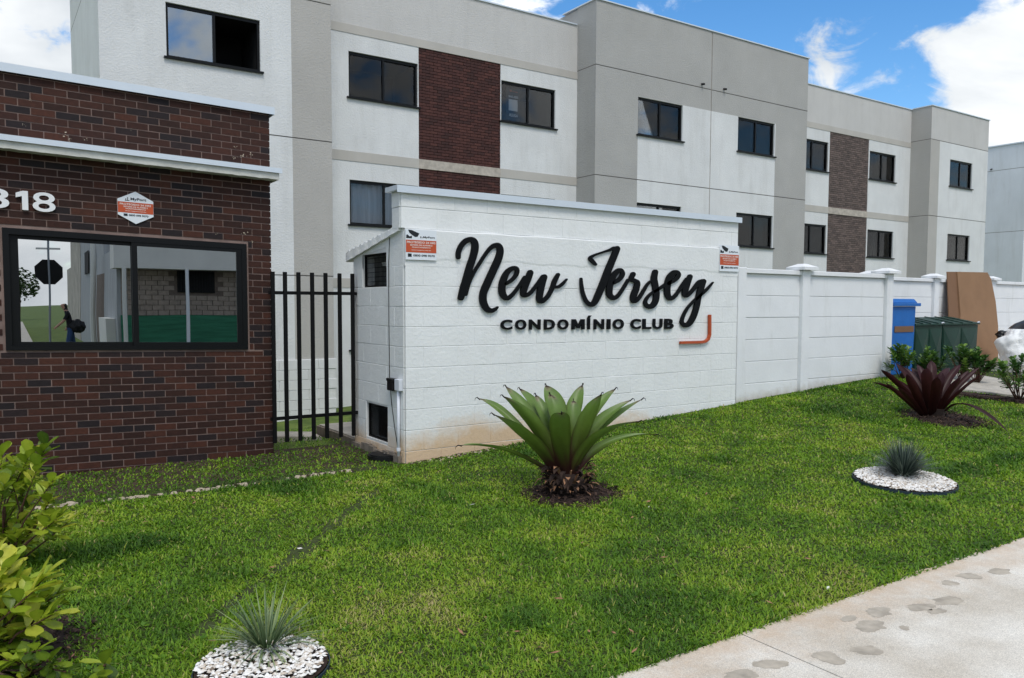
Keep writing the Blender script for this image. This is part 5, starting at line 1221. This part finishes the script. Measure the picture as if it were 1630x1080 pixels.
# broad leaved weeds and fallen leaves in the lawn
q = MB()
for i in range(170):
    px_, py_ = random.uniform(60, 1630), random.uniform(700, 1080); c = on_ground(px_, py_)
    if not (2.6 < c.y < 7.0) or c.x > 12 or (c-P1).length < .4 or (c-P2).length < .5: continue
    for k in range(random.randint(5, 11)):
        a = random.random()*6.283; l_ = random.uniform(.012, .03); w_ = l_*.42; b0 = c+Vector((random.gauss(0, .012), random.gauss(0, .012), .012)); e_ = random.uniform(.1, .9)
        d_ = Vector((math.cos(a)*math.cos(e_), math.sin(a)*math.cos(e_), math.sin(e_))); s_ = Vector((-math.sin(a), math.cos(a), 0)); q.mesh([b0, b0+d_*l_*.5+s_*w_, b0+d_*l_, b0+d_*l_*.5-s_*w_], [(0, 1, 2, 3)], 'grass', random.uniform(.1, .6))
tag(q.build('weeds', fix=False), 'small broad leaved weeds scattered through the lawn', kind='stuff')
q = MB()
for i in range(90):
    c = on_ground(random.uniform(60, 1630), random.uniform(705, 1060))
    if not (2.6 < c.y < 7.9) or c.x > 12: continue
    a = random.random()*6.283; l_ = random.uniform(.012, .03); d_ = Vector((math.cos(a), math.sin(a), random.uniform(-.2, .3)))*l_; s_ = Vector((-math.sin(a), math.cos(a), random.uniform(-.4, .4)))*l_*.32; b0 = c+Vector((0, 0, .026))
    q.mesh([b0-d_, b0+s_, b0+d_, b0-s_], [(0, 1, 2, 3)], 'brom_dead' if random.random() < .93 else 'pebble', .5)
tag(q.build('fallen_leaves', fix=False), 'small dry leaves lying on the lawn', kind='stuff')

# rubble strip where the old wall line crosses the grass, crumbs at the wall foot, one white stone
q = MB()
def crumb(x, y, s, mt, tone=.5):
    z = ground_z(x, y); k = random.random()*3; r = [s*random.uniform(.7, 1.3) for _ in range(6)]
    V = [(x+r[i]*math.cos(k+i*1.047), y+r[i]*.7*math.sin(k+i*1.047), z-.004) for i in range(6)]+[(x+r[i]*.6*math.cos(k+i*1.047), y+r[i]*.4*math.sin(k+i*1.047), z+s*.55) for i in range(6)]
    q.mesh(V, [(6, 7, 8, 9, 10, 11)]+[(i, (i+1) % 6, (i+1) % 6+6, i+6) for i in range(6)], mt, tone)
for i in range(420):
    x = random.uniform(.3, 3.0); w_ = (mnoise.noise(Vector((x*2.1, 0, 3)))+.35)
    if random.random() < w_*1.2: crumb(x, 7.09+random.gauss(0, .02)+.03*math.sin(x*3), random.uniform(.01, .034), 'rubble' if random.random() < .6 else 'soil')
for i in range(500):
    x = 3.5+abs(random.gauss(0, 1.1)); 
    if x < 8.3: crumb(x, 7.06+random.gauss(0, .03), random.uniform(.006, .024), 'rubble' if random.random() < .3 else 'soil')
for i in range(90): crumb(random.uniform(2.9, 3.4), random.uniform(7.0, 8.1), random.uniform(.006, .02), 'soil')
tag(q.build('rubble', fix=False), 'pale mortar rubble strip crossing the lawn in front of the gatehouse', kind='stuff')
q = MB(); c = on_ground(1318, 937); crumb(c.x, c.y, .018, 'pebble', .95); tag(q.build('stone'), 'single white pebble lying in the grass by the pavement', 'stone')

# ================================================================== ACROSS THE STREET (seen in the gatehouse window)
YM = 2*(YG+.03)
def rfY(x, y, Yr): p = onY(x, y, YM-Yr); return Vector((p.x, Yr, p.z))
YF = -10.2
sh_ = thing('corner_shop', 'stone fronted corner house with white fascia and green base across the street', 'building', (4, YF, 0))
xc = rfY(192, 500, YF).x; zf = rfY(300, 431, YF).z; zg = rfY(300, 503, YF).z
wA, wB = rfY(281, 450, YF).x, rfY(342, 450, YF).x; wT, wZ = zf-.02, rfY(300, 467, YF).z
q = MB(); q.box((xc+.02, YF-6, -.2), (xc+14, YF, zf), 'far_stone_joint'); q.build('wall', sh_)
q = MB(); r = 0; z = zg
while z < zf-.02:
    x = xc+.02-(.17 if r % 2 else 0)
    while x < xc+9:
        a, b = max(x, xc+.02)+.01, x+.33
        if not (b > wA and a < wB and z+.15 > wZ): q.box((a, YF+.001, z+.008), (b, YF+.025+random.uniform(0, .01), min(z+.15, zf-.005)), 'far_stone')
        x += .34
    z += .158; r += 1
tag(q.build('stone_course', sh_, fix=False), kind='stuff')
q = MB(); q.box((xc-.0, YF+.03, -.2), (xc+14, YF+.1, zg), 'far_green'); q.build('base', sh_)
q = MB(); q.box((xc-.25, YF-.1, zf+.001), (xc+14, YF+.7, zf+1.15), 'far_white'); q.build('fascia', sh_)
q = MB(); q.box((wA, YF+.03, wZ), (wB, YF+.05, wT), 'room'); sw = q.build('window', sh_)
q = MB()
for i in range(14): x = wA+.05+i*(wB-wA-.1)/13; q.box((x-.01, YF+.051, wZ), (x+.01, YF+.07, wT), 'aluminium_black')
tag(q.build('bars', sw, fix=False), kind='stuff')
# long shed flank along the side street
pc = Vector((xc-.05, YF-1.2, 0)); vd = pdir(20, 487); dr = Vector((vd.x, -vd.y, 0)).normalized()
sd_ = thing('shed', 'long grey metal and concrete shed along the side street, mirrored in the gatehouse window', 'building', pc)
def along(s, off=0.): return pc+dr*s+Vector((dr.y, -dr.x, 0))*off*-1
def flank(s0, s1, h, mt, name, off=0., z0=-.3, th=.3):
    a, b = along(s0, off), along(s1, off); q = MB(); e = Vector((-dr.y, dr.x, 0)); e = e if e.x > 0 else -e
    q.prism([(a.x, a.y, z0), (b.x, b.y, z0), (b.x+e.x*th, b.y+e.y*th, z0), (a.x+e.x*th, a.y+e.y*th, z0)], (0, 0, h-z0), mt); return q.build(name, sd_)
flank(-1.2, 3., 3.3, 'far_sheet', 'metal_bay', off=0.); flank(-.6, 1.6, 1.1, 'far_white', 'white_base', off=-.25)
flank(3., 14, 4.6, 'far_sheet', 'sheet_wall', off=0.02); flank(14, 21, 5., 'far_concrete', 'concrete_wall'); flank(21, 40, 4.2, 'far_concrete', 'rear_wall', off=.8)
for s in (6, 9): q = MB(); a, b = along(s, -.01), along(s+2, -.01); q.prism([(a.x-.02, a.y, 2.9), (b.x-.02, b.y, 2.9), (b.x-.02, b.y, 3.8), (a.x-.02, a.y, 3.8)], (.015, 0, 0), 'room'); q.build('window', sd_)
q = MB(); a = along(3.2, -.15); q.tube([(a.x-.15, a.y, -.1), (a.x-.15, a.y, 5)], .09, 'far_white', 8); q.build('downpipe', sd_)
q = MB(); a = rfY(199, 500, YF+.9); q.tube([(a.x, a.y, -.1), (a.x, a.y, zf)], .06, 'far_white', 8); tag(q.build('porch_post'), 'white post at the corner of the shop across the street', 'post')
a = rfY(299, 500, YF+.8); q = MB(); q.tube([(a.x, a.y, -.1), (a.x, a.y, zf+.0)], .055, 'stucco_pale_blue', 8); tag(q.build('porch_post'), 'pale blue post in front of the barred window across the street', 'post')
e = Vector((-dr.y, dr.x, 0)); e = e if e.x > 0 else -e
c0 = Vector((rfY(45, 548, -9.).x, -8.2, 0)); q = MB(); q.prism([(c0.x-1.3, c0.y, -.16), (c0.x+.35, c0.y, -.16), (c0.x+.35+dr.x*60, c0.y+dr.y*60, -.16), (c0.x-1.3+dr.x*60, c0.y+dr.y*60, -.16)], (0, 0, .1), 'concrete'); tag(q.build('side_pavement'), kind='structure')
q = MB(); q.prism([(c0.x-8.5, c0.y, -.2), (c0.x-1.6, c0.y, -.2), (c0.x-1.6+dr.x*60, c0.y+dr.y*60, -.2), (c0.x-8.5+dr.x*60, c0.y+dr.y*60, -.2)], (0, 0, .08), 'asphalt'); tag(q.build('side_street'), kind='structure')
# octagonal sign seen from its back
op = rfY(80, 500, -9.6); st_ = thing('stop_sign', 'octagonal road sign seen from behind on a thin pole, mirrored in the gatehouse window', 'sign', (op.x, op.y, 0))
q = MB(); q.tube([(op.x, op.y, -.1), (op.x, op.y, 3.4)], .028, 'metal_grey', 8); q.build('pole', st_)
q = MB(); zc = rfY(78, 432, -9.6).z; R8 = .38; q.prism([(op.x+R8*math.cos(math.pi/8+i*math.pi/4), op.y-.05, zc+R8*math.sin(math.pi/8+i*math.pi/4)) for i in range(8)], (0, .012, 0), 'aluminium_black'); q.build('plate', st_)
q = MB(); q.box((op.x-.3, op.y-.02, zc+.62), (op.x+.3, op.y+.0, zc+.67), 'far_white'); q.build('street_name_plate', st_)
# far trees at the end of the side street
def tree(x, y, h, label, seed):
    t = thing('tree', label, 'tree', (x, y, 0)); r = random.Random(seed); q = MB(); q.tube([(x, y, -.1), (x+.1, y, h*.5), (x, y, h*.75)], [.16, .11, .05], 'stem', 7); q.build('trunk', t)
    q = MB()
    for i in range(700):
        p = Vector((r.gauss(0, 1), r.gauss(0, 1), r.gauss(0, .8))); p = p/max(1, p.length/1.5); k = Vector((x, y, h*.68))+Vector((p.x*h*.24, p.y*h*.24, p.z*h*.22)); s = r.uniform(.12, .3); a = r.random()*6.28
        u = Vector((math.cos(a), math.sin(a), r.uniform(-.5, .5)))*s; v2 = Vector((-math.sin(a)*.5, math.cos(a)*.5, r.uniform(.3, 1)))*s; q.mesh([k-u, k+v2*.6, k+u, k-v2*.6], [(0, 1, 2, 3)], 'crown', r.random())
    tag(q.build('crown', t, fix=False), kind='stuff')
e0 = rfY(45, 480, -50)
tree(e0.x-4, -80, 5.5, 'round bushy tree at the far end of the side street, left one', 1); tree(e0.x+.5, -86, 5.5, 'round bushy tree at the far end of the side street, right one', 2)
# person walking past on the far side
def skin_body(name, joints, edges, parent, mt, sub=2):
    me = bpy.data.meshes.new(name); me.from_pydata([j[0] for j in joints], edges, []); o = bpy.data.objects.new(name, me); COL.objects.link(o)
    md = o.modifiers.new('skin', 'SKIN'); 
    for i, j in enumerate(joints): sv = me.skin_vertices[0].data[i]; sv.radius = (j[1], j[2] if len(j) > 2 else j[1]); sv.use_root = (i == 0)
    ms = o.modifiers.new('sub', 'SUBSURF'); ms.levels = sub; ms.render_levels = sub
    me.materials.append(MAT[mt] if isinstance(mt, str) else MAT[mt[0]])
    bpy.context.view_layer.update(); ev = o.evaluated_get(bpy.context.evaluated_depsgraph_get()); m2 = bpy.data.meshes.new_from_object(ev); bpy.data.objects.remove(o)
    o = bpy.data.objects.new(name, m2); COL.objects.link(o); o.parent = parent; m2.polygons.foreach_set('use_smooth', [True]*len(m2.polygons)); ORG[o.name] = ORG[parent.name]
    return o
hp = rfY(113, 500, -9.2); pr = thing('person', 'person in black T-shirt and blue jeans walking, mirrored in the gatehouse window', 'person', (hp.x, hp.y, -.1))
J = [((0, 0, .95), .13, .1), ((-.03, 0, 1.15), .12, .09), ((-.08, 0, 1.38), .14, .1), ((-.12, 0, 1.5), .05), ((-.17, .0, 1.63), .085, .1), ((-.18, 0, 1.7), .07, .08),
     ((-.08, .17, 1.4), .055), ((-.2, .2, 1.17), .042), ((-.38, .17, 1.0), .03), ((-.43, .16, .95), .03, .02), ((-.08, -.17, 1.4), .055), ((.02, -.2, 1.15), .042), ((-.1, -.18, .95), .03), ((-.13, -.18, .89), .03, .02),
     ((-.0, .09, .9), .1), ((-.1, .09, .52), .062), ((-.18, .09, .12), .04), ((-.27, .09, .05), .04, .03), ((.0, -.09, .9), .1), ((.08, -.09, .52), .062), ((.3, -.09, .2), .04), ((.27, -.09, .09), .04, .03)]
E_ = [(0, 1), (1, 2), (2, 3), (3, 4), (4, 5), (2, 6), (6, 7), (7, 8), (8, 9), (2, 10), (10, 11), (11, 12), (12, 13), (0, 14), (14, 15), (15, 16), (16, 17), (0, 18), (18, 19), (19, 20), (20, 21)]
body = skin_body('body', J, E_, pr, 'skin')
md = body.data
for k in ('jeans', 'tshirt', 'hair', 'plastic_black'): md.materials.append(MAT[k])
for p in md.polygons:
    c = p.center; mi_ = 0
    if c.z < .98: mi_ = 4 if c.z < .1 else (0 if (c.x < -.3 or (c.z > .84 and c.x < -.09 and abs(c.y) > .13)) else 1)
    elif c.z < 1.47: mi_ = 2 if not (c.x < -.17 and c.z < 1.22) and not (abs(c.y) > .185 and c.z < 1.2) else 0
    if c.z > 1.5 and (c.x > -.16 or c.z > 1.7): mi_ = 3
    p.material_index = mi_
q = MB(); hb = ORG[pr.name]
bg_ = bagmesh('shoulder_bag', hb+Vector((.16, .1, 1.0)), (.2, .12, .2), 'plastic_black', 'black shoulder bag carried on the back of the walking person', 'bag', 4.)
